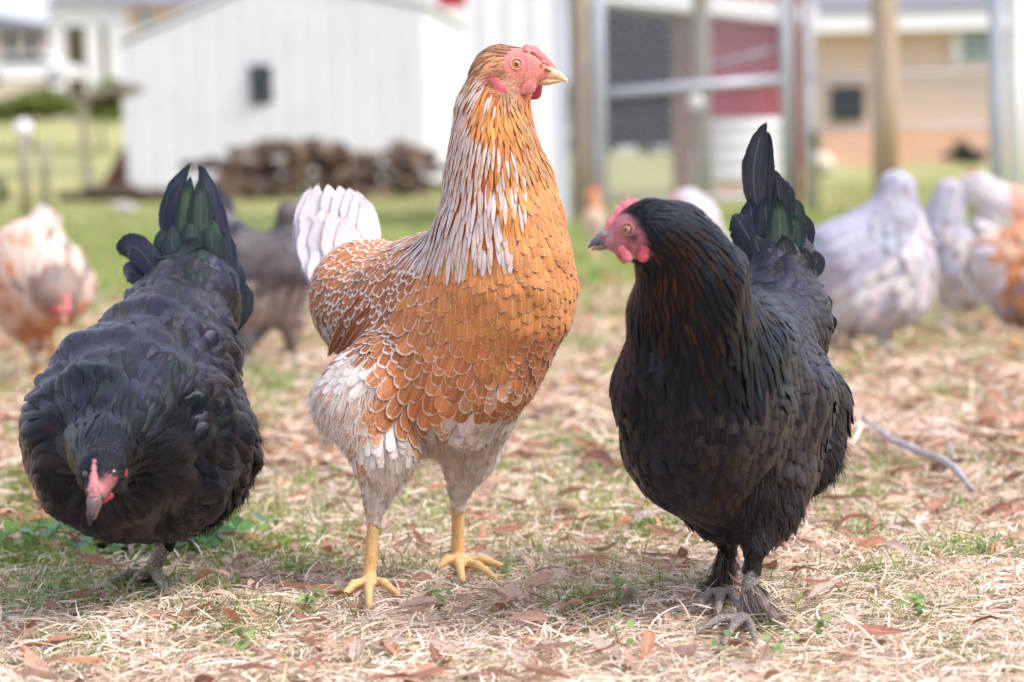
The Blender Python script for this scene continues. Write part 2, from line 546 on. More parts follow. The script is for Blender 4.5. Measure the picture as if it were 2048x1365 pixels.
class Hen:
    def __init__(s, label, foot, vox=0.0026, group=None):
        s.root = empty('hen', tuple(foot), label, 'hen', group)
        s.cones = []; s.anch = []; s.nofe = []; s.paint = []
        s.vox = vox; s.swirl = .05
    def c(s, p, q, r1, r2, col, k=0.02, sq=1.0, kind=0):
        """round cone between picture points p, q = (px, py, Y); radii in photo pixels"""
        a, b = W(*p), W(*q)
        s.cones.append(Cone(a, b, r1 * pxm(p[2]), r2 * pxm(q[2]), k, col, sq, kind))
    def build(s, skin=M_SKIN, ruffle=None, head=None, zleg=.12, scute=1.0):
        s.body = Body(s.cones, s.vox)
        if ruffle:
            hc = W(*head)
            s.body.ruffle(ruffle[0], ruffle[1], lambda g: smooth01((g[..., 2] - zleg) / .03) * smooth01((np.linalg.norm(g - hc, axis=-1) - .05) / .05))
        V, F = s.body.surface()
        col, kind = s.body.nearest(V)
        for (p, r, c, soft) in s.paint:
            d = np.linalg.norm((V - p), axis=1)
            w = smooth01((r - d) / (r * soft))[:, None]
            col = col * (1 - w) + np.array(c) * w
        s.V, s.F, s.kind = V, F, kind
        s.N = s.body.grad(V)
        s.bodyobj = mesh('body', V, F, skin, s.root, dict(ca=col, sc=np.repeat((kind == 1).astype(float)[:, None] * scute, 3, 1)))
        return s
    def scutes(s, c0, tint):
        pass
    def anchor(s, p, d, L, Wd, lift, styles, dY=0.0):
        s.anch.append((W(*p), norm(V3(d, dY)), L, Wd, lift, styles))
    def feathers(s, mat, spacing=1.0, n_single=300, maxn=6000, yw=0.45, name_stuff='plumage'):
        A = np.array([a[0] for a in s.anch]); AD = np.array([a[1] for a in s.anch])
        AL = np.array([[a[2], a[3], a[4]] for a in s.anch])
        order = rng.permutation(len(s.V))
        ok = s.kind[order] == 0
        order = order[ok]
        P = s.V[order]; N = s.N[order]
        keep = np.ones(len(P), bool)
        for (c, r) in s.nofe:
            keep &= np.linalg.norm(P - c, axis=1) > r
        P, N = P[keep], N[keep]
        d = (P[:, None] - A[None]) * np.array((1, yw, 1))
        d2 = (d * d).sum(-1)
        w = 1 / (d2 ** 2.2 + 1e-14); w /= w.sum(1, keepdims=True)
        flow = w @ AD; par = w @ AL
        # dart throwing with the local feather size
        rad = np.sqrt(par[:, 0] * par[:, 1]) * 0.52 * spacing
        kd = KDTree(len(P))
        for i, p in enumerate(P): kd.insert(p, i)
        kd.balance()
        alive = np.ones(len(P), bool); acc = []
        for i in range(len(P)):
            if not alive[i]: continue
            acc.append(i)
            for (_, j, _) in kd.find_range(P[i], rad[i]): alive[j] = False
            if len(acc) >= maxn: break
        acc = np.array(acc); n = len(acc)
        P, N, flow, par, w = P[acc], N[acc], flow[acc], par[acc], w[acc]
        sw = np.stack([np.sin(P @ np.array(q) * 75 + ph) for q, ph in (((1, .5, .3), 0), ((-.4, 1, .6), 2), ((.3, -.6, 1), 4))], -1)
        D = norm(flow - N * (flow * N).sum(-1, keepdims=True) + rng.normal(0, 0.05, (n, 3)) + sw * s.swirl)
        D = norm(D - N * (D * N).sum(-1, keepdims=True))
        pick = np.array([rng.choice(len(A), p=ww / ww.sum()) for ww in w ** 3.2])
        L = par[:, 0] * rng.uniform(0.88, 1.12, n); Wd = par[:, 1] * rng.uniform(0.9, 1.1, n)
        ca = np.zeros((n, 3)); cb = ca.copy(); cs = np.ones((n, 3)); fp = np.zeros((n, 3)); shp = np.zeros(n, int); liftm = np.ones(n)
        for i in range(n):
            st = s.anch[pick[i]][5]
            nm = st[rng.integers(len(st))] if isinstance(st, (list, tuple)) else st
            S = STYLES[nm]
            j = rng.normal(0, S.get('var', 0.12)); jc = 1 + rng.normal(0, 0.03, 3)
            ca[i] = S['ca'] * math.exp(j) * jc; cb[i] = S['cb'] * math.exp(j * 0.4)
            cs[i] = S.get('cs', np.ones(3)); fp[i] = (S.get('lw', 0) * rng.uniform(0.8, 1.2), S.get('shaft', 0.3), rng.random())
            shp[i] = S.get('shape', 0)
        Vf = lay_feathers(s.body, P, D, L, Wd, shp, par[:, 2] * (rng.uniform(0.6, 1.5, n) if s.swirl > .1 else rng.uniform(.8, 1.15, n)) * (1 + .5 * sw[:, 0] * (s.swirl > .1)), 0.0006)
        area = L * Wd * np.clip(-(N * norm(P - CAMP)).sum(-1), 0, 1)
        # hidden ones (behind the body) do not count among the largest
        big = np.argsort(-area)[:n_single]
        mask = np.ones(n, bool); mask[big] = False
        if n_single: build_feathers('feather', Vf, ca, cb, cs, fp, mat, s.root, big, single=True)
        o = build_feathers(name_stuff, Vf, ca, cb, cs, fp, mat, s.root, np.where(mask)[0])
        o['kind'] = 'stuff'
        s.nfe = n
    def down(s, name, where, n, L, w, col, mat, flow=(0, 0, -1), droop=0.1, spread=0.35, var=0.15, sink=0.0):
        """fluff over the body inside the balls `where` [(px,py,Y,r_px)]"""
        m = np.zeros(len(s.V), bool)
        for (px, py, Y, r) in where:
            m |= np.linalg.norm(s.V - W(px, py, Y), axis=1) < r * pxm(Y)
        ix = np.where(m)[0]
        if not len(ix): return
        ix = rng.choice(ix, n)
        P = s.V[ix] + rng.normal(0, s.vox * 0.5, (n, 3)); N = s.N[ix]
        D = norm(np.array(flow, float)); D = norm(D - N * (N @ D)[:, None] * 0.75)
        cols = np.array(col)[rng.integers(0, len(col), n)] * np.exp(rng.normal(0, var, (n, 1)))
        return strands(name, P - N * sink, D, N, L * rng.uniform(0.6, 1.2, n), np.full(n, w), droop, cols, mat, s.root, spread=spread)
    def foot(s, hock, ankle, toes, r1, r2, rt, col, clawcol, k=0.004):
        """shank and toes: toes = [(px, py)] ground points in the photo; claws at the ends"""
        a, b = W(*hock), W(*ankle)
        s.cones.append(Cone(a, b, r1 * pxm(hock[2]), r2 * pxm(ankle[2]), 0.006, col, 1, 1))
        for (tx, ty) in toes:
            g = G(tx, ty, 0.013)
            r = rt * pxm(ankle[2])
            mid = b * 0.45 + g * 0.55 + np.array((0, 0, 0.004))
            b2 = b + np.array((0, 0, -0.002))
            s.cones.append(Cone(b2, mid, r * 1.25, r, k, col, 1, 1))
            s.cones.append(Cone(mid, g, r, r * 0.72, 0.002, col, 1, 1))
            tipd = norm(g - mid)
            s.cones.append(Cone(g, g + tipd * 0.008 - np.array((0, 0, 0.005)), r * 0.5, r * 0.15, 0.002, clawcol, 1, 1))

O = np.ones(3)
STYLES = {
 # orange hen
 'o_breast': dict(ca=lin(202, 134, 78), cb=lin(222, 190, 164), lw=0.17, shaft=0.55, var=0.09),
 'o_flank': dict(ca=lin(196, 126, 80), cb=lin(232, 208, 188), lw=0.26, shaft=0.5, var=0.12),
 'o_wing': dict(ca=lin(164, 98, 56), cb=lin(230, 214, 204), lw=0.42, shaft=0.25, var=0.16),
 'o_saddle': dict(ca=lin(180, 112, 66), cb=lin(230, 212, 198), lw=0.40, shaft=0.25, var=0.14),
 'o_hack': dict(ca=lin(204, 134, 72), cb=lin(215, 150, 90), lw=0.15, shaft=0.1, shape=1, var=0.16),
 'o_hackw': dict(ca=lin(200, 187, 182), cb=lin(206, 142, 84), lw=0.34, shaft=0.35, shape=1, var=0.06),
 'o_hackb': dict(ca=lin(211, 202, 202), cb=lin(182, 140, 104), lw=0.34, shaft=0.3, shape=1, var=0.05),
 'o_hackm': dict(ca=lin(176, 132, 96), cb=lin(206, 150, 96), lw=0.2, shaft=0.2, shape=1, var=0.16),
 'o_crown': dict(ca=lin(150, 105, 75), cb=lin(190, 140, 95), lw=0.15, shaft=0, shape=1, var=0.25),
 'o_ear': dict(ca=lin(206, 150, 110), cb=lin(215, 175, 140), lw=0.1, shaft=0, shape=1, var=0.12),
 'o_fluff': dict(ca=lin(236, 228, 222), cb=lin(238, 232, 228), lw=0.1, shaft=0.1, shape=2, var=0.07),
 'o_fluffo': dict(ca=lin(214, 160, 118), cb=lin(232, 220, 210), lw=0.34, shaft=0.1, shape=2, var=0.10),
 'o_fluffg': dict(ca=lin(214, 201, 190), cb=lin(224, 214, 206), lw=0.15, shaft=0.1, shape=2, var=0.12),
 # black hens
 'b_breast': dict(ca=lin(17, 19, 28), cb=lin(10, 11, 17), lw=0.2, shaft=0.04, var=0.30, cs=lin(170, 175, 200)),
 'b_back': dict(ca=lin(32, 33, 43), cb=lin(10, 11, 18), lw=0.24, shaft=0.02, var=0.22, cs=lin(190, 188, 228)),
 'b_wing': dict(ca=lin(38, 36, 37), cb=lin(17, 16, 19), lw=0.24, shaft=0.05, var=0.22, cs=lin(190, 190, 205)),
 'b_wingg': dict(ca=lin(34, 38, 37), cb=lin(16, 16, 17), lw=0.24, shaft=0.05, var=0.2, cs=lin(185, 205, 190)),
 'b_blue': dict(ca=lin(18, 20, 26), cb=lin(8, 11, 18), lw=0.2, shaft=0.02, var=0.25, cs=lin(175, 182, 205)),
 'b_green': dict(ca=lin(20, 26, 27), cb=lin(10, 12, 17), lw=0.24, shaft=0.02, var=0.2, cs=lin(172, 200, 188)),
 'b_hack': dict(ca=lin(12, 14, 21), cb=lin(15, 15, 23), lw=0.1, shaft=0.03, shape=1, var=0.25, cs=lin(150, 165, 185)),
 'b_hackr': dict(ca=lin(27, 21, 21), cb=lin(14, 13, 14), lw=0.4, shaft=0.05, shape=1, var=0.3, cs=lin(190, 150, 130)),
 'b_hackR': dict(ca=lin(48, 31, 27), cb=lin(19, 16, 17), lw=0.5, shaft=0.15, shape=1, var=0.25, cs=lin(200, 150, 120)),
 'b_brown': dict(ca=lin(29, 26, 26), cb=lin(23, 20, 21), lw=0.12, shaft=0.05, shape=2, var=0.22, cs=lin(190, 170, 160)),
 'b_fluff': dict(ca=lin(24, 21, 22), cb=lin(27, 25, 24), lw=0.1, shaft=0.04, shape=2, var=0.2, cs=lin(190, 180, 175)),
 'b_deep': dict(ca=lin(8, 9, 15), cb=lin(11, 13, 18), lw=0.1, shaft=0.02, shape=2, var=0.2, cs=lin(150, 160, 180)),
}

# ================= the orange hen in the middle
def orange_hen():
    foot = (G(735, 1200) + G(925, 1150)) / 2
    h = Hen('tall orange hen with white laced feathers and white tail standing upright between two black hens', foot)
    O1, O2 = lin(190, 115, 60), lin(222, 206, 194)
    YEL, CLAW = lin(240, 206, 140), lin(196, 170, 134)
    FACE = lin(208, 156, 136)
    HY = 2.12
    # skull and neck
    h.c((1003, 137, HY), (1040, 140, HY), 43, 36, FACE, 0.01, 0.72)
    h.c((1040, 138, HY), (1082, 146, HY), 35, 20, FACE, 0.01, 0.70)
    h.c((1012, 165, HY), (1052, 166, HY), 28, 17, FACE, 0.01, 0.75)
    h.c((990, 160, HY), (984, 225, HY), 44, 63, O1, 0.02, 0.85)
    h.c((984, 225, HY), (988, 310, HY), 63, 78, O1, 0.02, 0.95)
    h.c((988, 310, HY), (1000, 400, 2.125), 78, 96, O1, 0.02)
    h.c((1000, 400, 2.125), (1005, 500, 2.13), 96, 120, O1, 0.03)
    # trunk
    h.c((1003, 500, 2.13), (1008, 600, 2.14), 112, 120, O1, 0.03)
    h.c((1005, 600, 2.14), (960, 720, 2.16), 120, 112, O1, 0.03)
    h.c((985, 560, 2.15), (860, 610, 2.22), 118, 118, O1, 0.04)
    h.c((900, 620, 2.20), (735, 595, 2.30), 120, 104, O1, 0.04)
    h.c((860, 700, 2.20), (770, 650, 2.26), 105, 100, O1, 0.03)
    h.c((735, 600, 2.30), (690, 575, 2.34), 92, 62, O1, 0.03)
    h.c((960, 720, 2.16), (915, 800, 2.18), 108, 80, O2, 0.03)
    h.c((915, 800, 2.20), (848, 860, 2.22), 82, 52, O2, 0.03)
    # thighs
    h.c((770, 760, 2.17), (715, 800, 2.17), 95, 82, O2, 0.02)
    h.c((730, 800, 2.16), (768, 900, 2.15), 82, 62, O2, 0.02)
    h.c((768, 900, 2.15), (752, 1005, 2.15), 55, 24, O2, 0.015)
    h.c((960, 800, 2.20), (938, 905, 2.235), 78, 52, O2, 0.02)
    h.c((938, 905, 2.235), (920, 975, 2.24), 50, 24, O2, 0.015)
    # shanks and feet
    h.foot((750, 1010, 2.15), (738, 1158, 2.155), [(684, 1194), (738, 1214), (794, 1188)], 12, 14, 9, YEL, CLAW)
    h.foot((917, 980, 2.24), (915, 1120, 2.26), [(878, 1133), (925, 1160), (1012, 1136), (990, 1156)], 12.5, 14.5, 9, YEL, CLAW)
    fa = h.root
    S = lambda *a: W(*a)
    pink, deep = lin(216, 132, 132), lin(206, 96, 106)
    h.paint = [(S(1044, 125, HY - .02), 0.0245, pink, 0.5), (S(1015, 172, HY - .02), 0.014, lin(190, 150, 125), 0.6), (S(1085, 145, HY - .012), 0.014, lin(222, 150, 130), 0.6),
               (S(1018, 200, HY - .02), 0.014, lin(170, 145, 125), 0.7)]
    h.build(ruffle=(.0010, .05), head=(1030, 140, 2.12), zleg=.16, scute=.15)
    b = h.body
    # face parts
    p, n = b.hit(1032.6, 128.5, HY)
    ME = mat_eye('orange_iris_eye', lin(205, 140, 40), lin(120, 70, 30), 0.5, 0.0046)
    e = ball('eye', p - n * 0.0022, norm(n + np.array((0.05, -0.5, 0))), 0.0046, ME, h.root)
    ringc = []
    up = np.array((0, 0, 1.0)); sx = norm(np.cross(n, up)); sy = norm(np.cross(sx, n))
    for i in range(14):
        a0, a1 = 2 * math.pi * i / 14, 2 * math.pi * (i + 1) / 14
        q = [p + n * 0.0002 + (sx * math.cos(a) * 1.1 + sy * math.sin(a)) * 0.0050 for a in (a0, a1)]
        ringc.append(Cone(q[0], q[1], 0.0011, 0.0011, 0.0006, lin(225, 160, 150)))
    organic('eyelid', ringc, 0.0004, M_FLESH, h.root)
    p2, n2 = b.hit(1032.6, 128.5, HY, back=True)
    ball('eye', p2 - n2 * 0.0022, n2, 0.0046, ME, h.root)
    # beak
    U, Lw = lin(224, 184, 150), lin(222, 176, 132)
    B = lambda x, y, dy=0: W(x, y, HY + dy)
    k = pxm(HY)
    organic('upper_beak', [Cone(B(1072, 146), B(1098, 146), 12 * k, 13.5 * k, .003, U, .8), Cone(B(1098, 146), B(1118, 153), 12.5 * k, 8 * k, .003, U, .8),
                           Cone(B(1118, 153), B(1130, 160), 8 * k, 4.5 * k, .002, lin(238, 200, 150), .8), Cone(B(1130, 160), B(1136, 165.5), 4 * k, 1 * k, .001, lin(240, 210, 165), .8),
                           Cone(B(1058, 160), B(1100, 156), 3.5 * k, 5 * k, .002, lin(215, 130, 60), 1.6)], 0.0006, M_HORN, h.root)
    organic('lower_beak', [Cone(B(1058, 164), B(1095, 163), 8 * k, 8 * k, .002, Lw, 1.1), Cone(B(1095, 163), B(1120, 162), 7.5 * k, 3.5 * k, .001, Lw, 1.1)], 0.0006, M_HORN, h.root)
    q, nn = b.hit(1098, 139, HY)
    organic('nostril', [Cone(B(1092, 139, -.0062), B(1101, 143, -.0062), .0012, .0009, .001, lin(190, 105, 60))], 0.0004, M_FLESH, h.root)
    # comb
    cc = []
    pts = [(1054, 98), (1068, 103), (1082, 115), (1096, 128), (1107, 138)]
    for i in range(4):
        cc.append(Cone(B(*pts[i]), B(*pts[i + 1]), (9, 10, 9.5, 8)[i] * k, (10, 9.5, 8, 6)[i] * k, .002, lin(226, 140, 140), .75))
    for i in range(26):
        t = rng.random() * 3.6; j = int(t); f = t - j
        x = pts[j][0] * (1 - f) + pts[j + 1][0] * f + rng.normal(0, 3); y = pts[j][1] * (1 - f) + pts[j + 1][1] * f + rng.normal(0, 2) + 1
        c_ = B(x, y, rng.normal(0, .0035)); cc.append(Cone(c_, c_ + np.array((0, 0, .0008)), .0020, .0013, .0016, lin(232, 160, 158)))
    organic('comb', cc, 0.0007, M_FLESH, h.root)
    # wattles hang at both sides of the chin
    for (dy, ox, oy, c_) in ((-.014, 0, 0, pink), (.010, 12, 10, deep)):
        organic('wattle', [Cone(B(1066 + ox, 164 + oy, dy), B(1058 + ox, 176 + oy, dy - .001), 8 * k, 12 * k, .003, c_, .32),
                           Cone(B(1058 + ox, 176 + oy, dy - .001), B(1042 + ox, 184 + oy, dy - .001), 12 * k, 8 * k, .003, c_, .32)], 0.0007, M_FLESH, h.root)
    pe, ne = b.hit(994, 172, HY)
    organic('earlobe', [Cone(pe + np.array((-.004, 0, .007)), pe + np.array((.002, 0, -.003)), .0042, .0060, .003, deep, .5),
                        Cone(pe + np.array((.002, 0, -.003)), pe + np.array((.007, 0, -.007)), .0052, .0030, .003, deep, .5)], 0.0007, M_FLESH, h.root)
    # where no feathers grow
    h.nofe = [(S(1058, 134, HY - .015), 0.0205), (S(1085, 145, HY), 0.022), (S(1050, 160, HY - .012), 0.017), (S(1024, 122, HY - .025), 0.011), (S(1022, 152, HY - .02), 0.006), (pe, 0.006)]
    A = h.anchor
    Z = HY - .02
    # crown, cheek and throat
    A((1010, 95, HY), (-1, -.1), .011, .0026, .06, ['o_crown'])
    A((1045, 96, HY), (-1, -.5), .007, 0.0017, .05, ['o_crown', 'o_hack'])
    A((970, 115, Z), (-.8, .7), .013, .003, .06, ['o_crown', 'o_hackm'])
    A((998, 140, Z), (-.9, .35), .009, .0024, .12, ['o_ear'])
    A((1010, 168, Z), (-.8, .4), .006, .002, .05, ['o_ear', 'o_hackm'])
    A((1022, 195, Z), (-.1, 1), .008, .0022, .06, ['o_hackm'])
    A((940, 170, Z), (-.45, 1), 0.0220, 0.0030, .06, ['o_hackm', 'o_hackw', 'o_hackw'])
    A((975, 190, Z), (-.25, 1), 0.0220, 0.0029, .06, ['o_hack', 'o_hackw'])
    A((1040, 230, Z), (.1, 1), .014, 0.0034, .06, ['o_hack', 'o_hackm'])
    A((1000, 240, Z - .01), (0, 1), .018, 0.0035, .06, ['o_hack'])
    A((915, 260, 2.12), (-.15, 1), 0.0268, 0.0036, .06, ['o_hackw'])
    A((950, 290, Z - .01), (-.1, 1), 0.0293, 0.0038, .06, ['o_hackw'])
    A((1010, 310, Z - .015), (.03, 1), 0.0268, 0.0039, .06, ['o_hack', 'o_hackw'])
    A((1060, 310, Z), (.15, 1), .018, 0.0052, .06, ['o_hack', 'o_hackm'])
    A((1085, 390, Z), (.15, 1), .016, .0090, .07, ['o_breast'])
    A((905, 370, 2.12), (-.2, 1), 0.0342, 0.0045, .06, ['o_hackw', 'o_hackb'])
    A((960, 380, Z - .02), (-.05, 1), 0.0366, 0.0048, .06, ['o_hackw', 'o_hackb', 'o_hackb'])
    A((1015, 390, Z - .02), (.02, 1), 0.0317, 0.0046, .06, ['o_hackw', 'o_hack'])
    A((1050, 440, Z), (.05, 1), .018, .0110, .08, ['o_breast'])
    A((880, 440, 2.13), (-.45, 1), 0.0415, 0.0052, .06, ['o_hackb', 'o_hackb', 'o_hackw'])
    A((930, 450, 2.09), (-.15, 1), 0.0415, 0.0054, .06, ['o_hackb', 'o_hackb', 'o_hackw'])
    A((985, 455, 2.06), (0, 1), 0.0317, 0.0056, .06, ['o_hackb', 'o_hackw'])
    A((845, 465, 2.17), (-.9, .9), 0.0366, 0.0050, .06, ['o_hackb', 'o_saddle'])
    # breast
    A((1080, 520, 2.08), (.12, 1), .021, .0140, .10, ['o_breast'])
    A((1000, 540, 2.04), (.03, 1), .023, .0152, .11, ['o_breast'])
    A((920, 540, 2.08), (-.08, 1), .021, .0140, .10, ['o_breast'])
    A((1110, 600, 2.10), (.0, 1), .021, .0140, .10, ['o_breast'])
    A((1030, 620, 2.04), (0, 1), .025, .0165, .11, ['o_breast'])
    A((940, 630, 2.07), (-.15, 1), .025, .0165, .11, ['o_breast'])
    A((860, 560, 2.13), (-.45, 1), .024, .0165, .11, ['o_flank', 'o_breast'])
    A((840, 640, 2.12), (-.7, 1), .028, .0190, .12, ['o_flank'])
    A((900, 710, 2.10), (-.5, 1), .026, .0180, .12, ['o_flank'])
    A((1000, 710, 2.07), (-.1, 1), .025, .0165, .12, ['o_flank', 'o_breast'])
    A((1070, 690, 2.10), (-.1, 1), .022, .0150, .12, ['o_flank'])
    A((1000, 780, 2.10), (-.1, 1), .020, .0140, .16, ['o_flank', 'o_fluffo'])
    A((880, 780, 2.10), (-.6, 1), .032, .0200, .16, ['o_flank'])
    A((800, 740, 2.10), (-1, .7), .032, .0190, .15, ['o_flank'])
    A((800, 800, 2.09), (-.9, .8), .034, .0190, .17, ['o_flank'])
    A((860, 850, 2.12), (-.4, 1), .026, .0150, .2, ['o_flank', 'o_fluffo', 'o_fluffg'])
    A((960, 850, 2.16), (-.2, 1), .022, .012, .2, ['o_fluffg', 'o_fluff'])
    # wing and saddle, darker and with broad lacing
    A((800, 500, 2.19), (-1, .55), .020, .0105, .09, ['o_saddle'], .2)
    A((820, 530, 2.14), (-.8, .9), .020, .0100, .09, ['o_wing'], .1)
    A((760, 500, 2.26), (-1, .35), .020, .0110, .09, ['o_saddle'], .3)
    A((700, 520, 2.32), (-1, .4), .020, .0115, .10, ['o_saddle'], .3)
    A((760, 570, 2.18), (-.6, 1), .022, .0105, .10, ['o_wing'], .1)
    A((700, 590, 2.22), (-.55, 1), .022, .0105, .10, ['o_wing'], .1)
    A((640, 570, 2.30), (-.4, 1), .020, .0100, .10, ['o_saddle'], .1)
    A((640, 640, 2.28), (.1, 1), .022, .0100, .10, ['o_wing', 'o_fluffg'], .1)
    A((700, 660, 2.20), (-.1, 1), .024, .0105, .11, ['o_wing'], .1)
    A((770, 660, 2.14), (-.2, 1), .022, .0110, .11, ['o_wing', 'o_flank'], .1)
    # thighs
    A((720, 730, 2.10), (-1, .5), .026, .012, .10, ['o_fluff'])
    A((660, 780, 2.14), (-.6, 1), .024, .011, .14, ['o_fluff', 'o_fluff', 'o_fluffo'])
    A((720, 800, 2.08), (-.5, 1), .024, .011, .12, ['o_fluff', 'o_fluff', 'o_fluffo'])
    A((690, 860, 2.13), (.1, 1), .024, .012, .16, ['o_fluffo', 'o_fluff'])
    A((770, 890, 2.08), (.1, 1), .022, .010, .12, ['o_fluff', 'o_fluffg'])
    A((740, 950, 2.10), (0, 1), .018, .0085, .12, ['o_fluffo', 'o_fluff', 'o_fluffg'])
    A((790, 950, 2.12), (0, 1), .018, .0085, .14, ['o_fluffg', 'o_fluff'])
    A((750, 1000, 2.12), (0, 1), .012, .006, .10, ['o_fluffg'])
    A((900, 900, 2.18), (-.05, 1), .020, .009, .12, ['o_fluffg'])
    A((950, 900, 2.18), (.05, 1), .020, .009, .12, ['o_fluffg', 'o_fluff'])
    A((920, 970, 2.22), (0, 1), .014, .007, .10, ['o_fluffg'])
    h.feathers(M_FE_LIGHT, 0.86)
    # fluff of the thighs and belly
    wh = [lin(250, 246, 243), lin(244, 238, 232), lin(238, 222, 208)]
    gr = [lin(234, 226, 219), lin(218, 207, 197), lin(230, 214, 198)]
    h.down('down_fluff', [(700, 750, 2.12, 70), (660, 800, 2.14, 70), (700, 830, 2.12, 60), (760, 880, 2.09, 55)], 3000, .016, .0006, wh, M_DOWN, (-.3, 0, -1), .15, .3)
    h.down('down_fluff', [(755, 960, 2.12, 60), (800, 940, 2.13, 60), (850, 880, 2.18, 60), (930, 900, 2.2, 65), (960, 860, 2.2, 60)], 3000, .012, .0006, gr, M_DOWN, (0, 0, -1), .15, .3)
    h.down('face_bristles', [(1012, 168, HY - .02, 34), (1050, 160, HY - .02, 26), (1005, 142, HY - .02, 20)], 700, .0055, .0003, [lin(214, 176, 140), lin(196, 150, 120), lin(230, 205, 185)], M_DOWN, (-.8, 0, -.3), .0, .35)
    h.down('face_bristles', [(1003, 142, HY - .025, 17)], 420, .010, .0005, [lin(206, 160, 126), lin(220, 184, 156), lin(190, 140, 100)], M_DOWN, (-.9, 0, -.25), .0, .2)
    # long wing feathers below the laced coverts, tail fan
    for i, (x0, y0, x1, y1, x2, y2, w_) in enumerate([(725, 600, 690, 660, 654, 716, 26), (740, 620, 708, 672, 672, 712, 26), (745, 640, 720, 676, 690, 704, 24)]):
        Y = 2.185 + 0.012 * (i if i < 3 else i)
        pts = []
        for (x, y) in ((x0, y0), (x1, y1), (x2, y2)):
            p, n = b.hit(x, y, 2.22); pts.append(p + n * 0.0025 + np.array((0, -.001 * i, 0)))
        pts[2] = W(x2, y2, pts[1][1] + 0.02)
        quill('wing_feather', pts, w_ * pxm(2.2), M_FE_LIGHT, h.root, lin(150, 92, 58) if i < 3 else lin(176, 140, 116), lin(214, 190, 176), O, lw=.18, tip='point')
    tw, ts, tg = lin(222, 217, 220), lin(206, 150, 118), lin(184, 182, 192)  # tg puts the shade on the tail's left side into the feather colour
    base = (690, 560)
    tail = [((672, 600), (622, 520), (602, 384), 44, tg, .0, .02), ((672, 600), (618, 500), (612, 380), 50, tg, 0, .016), ((676, 590), (622, 480), (622, 372), 54, tw, 0, .012), ((682, 580), (634, 470), (638, 367), 54, tw, .0, .008),
            ((700, 570), (672, 450), (656, 368), 46, tw, .10, .004), ((706, 560), (692, 450), (676, 370), 46, tw, .0, .0), ((712, 560), (708, 450), (696, 374), 46, tw, .12, -.004), ((718, 555), (722, 460), (714, 380), 46, tw, .0, -.008), ((726, 550), (738, 470), (726, 390), 40, tw, .10, -.012),
            ((684, 590), (632, 520), (618, 430), 56, tw, .0, -.016), ((690, 590), (652, 510), (640, 420), 54, tw, .08, -.020), ((698, 580), (676, 500), (662, 420), 54, tw, .12, -.024), ((708, 570), (698, 500), (690, 430), 52, tw, .14, -.028), ((690, 610), (650, 560), (630, 500), 50, tw, .0, -.03), ((700, 600), (684, 550), (672, 490), 48, tw, .12, -.034)]
    for i, (a_, m_, t_, w_, c_, sh, dy) in enumerate(tail):
        Y = 2.36 + dy
        quill('tail_feather', [W(*a_, Y - .01), W(*m_, Y + .01), W(*t_, Y + .02)], w_ * 1.2 * pxm(Y), M_FE_LIGHT, h.root, c_, ts if sh > .1 else tw, O,
              face=(0.12 * (i % 9 - 4) / 4, -1, .2), lw=sh, tip='point', cup=.02, twist=.06 * (-1) ** i, shaft=.2)
    return h

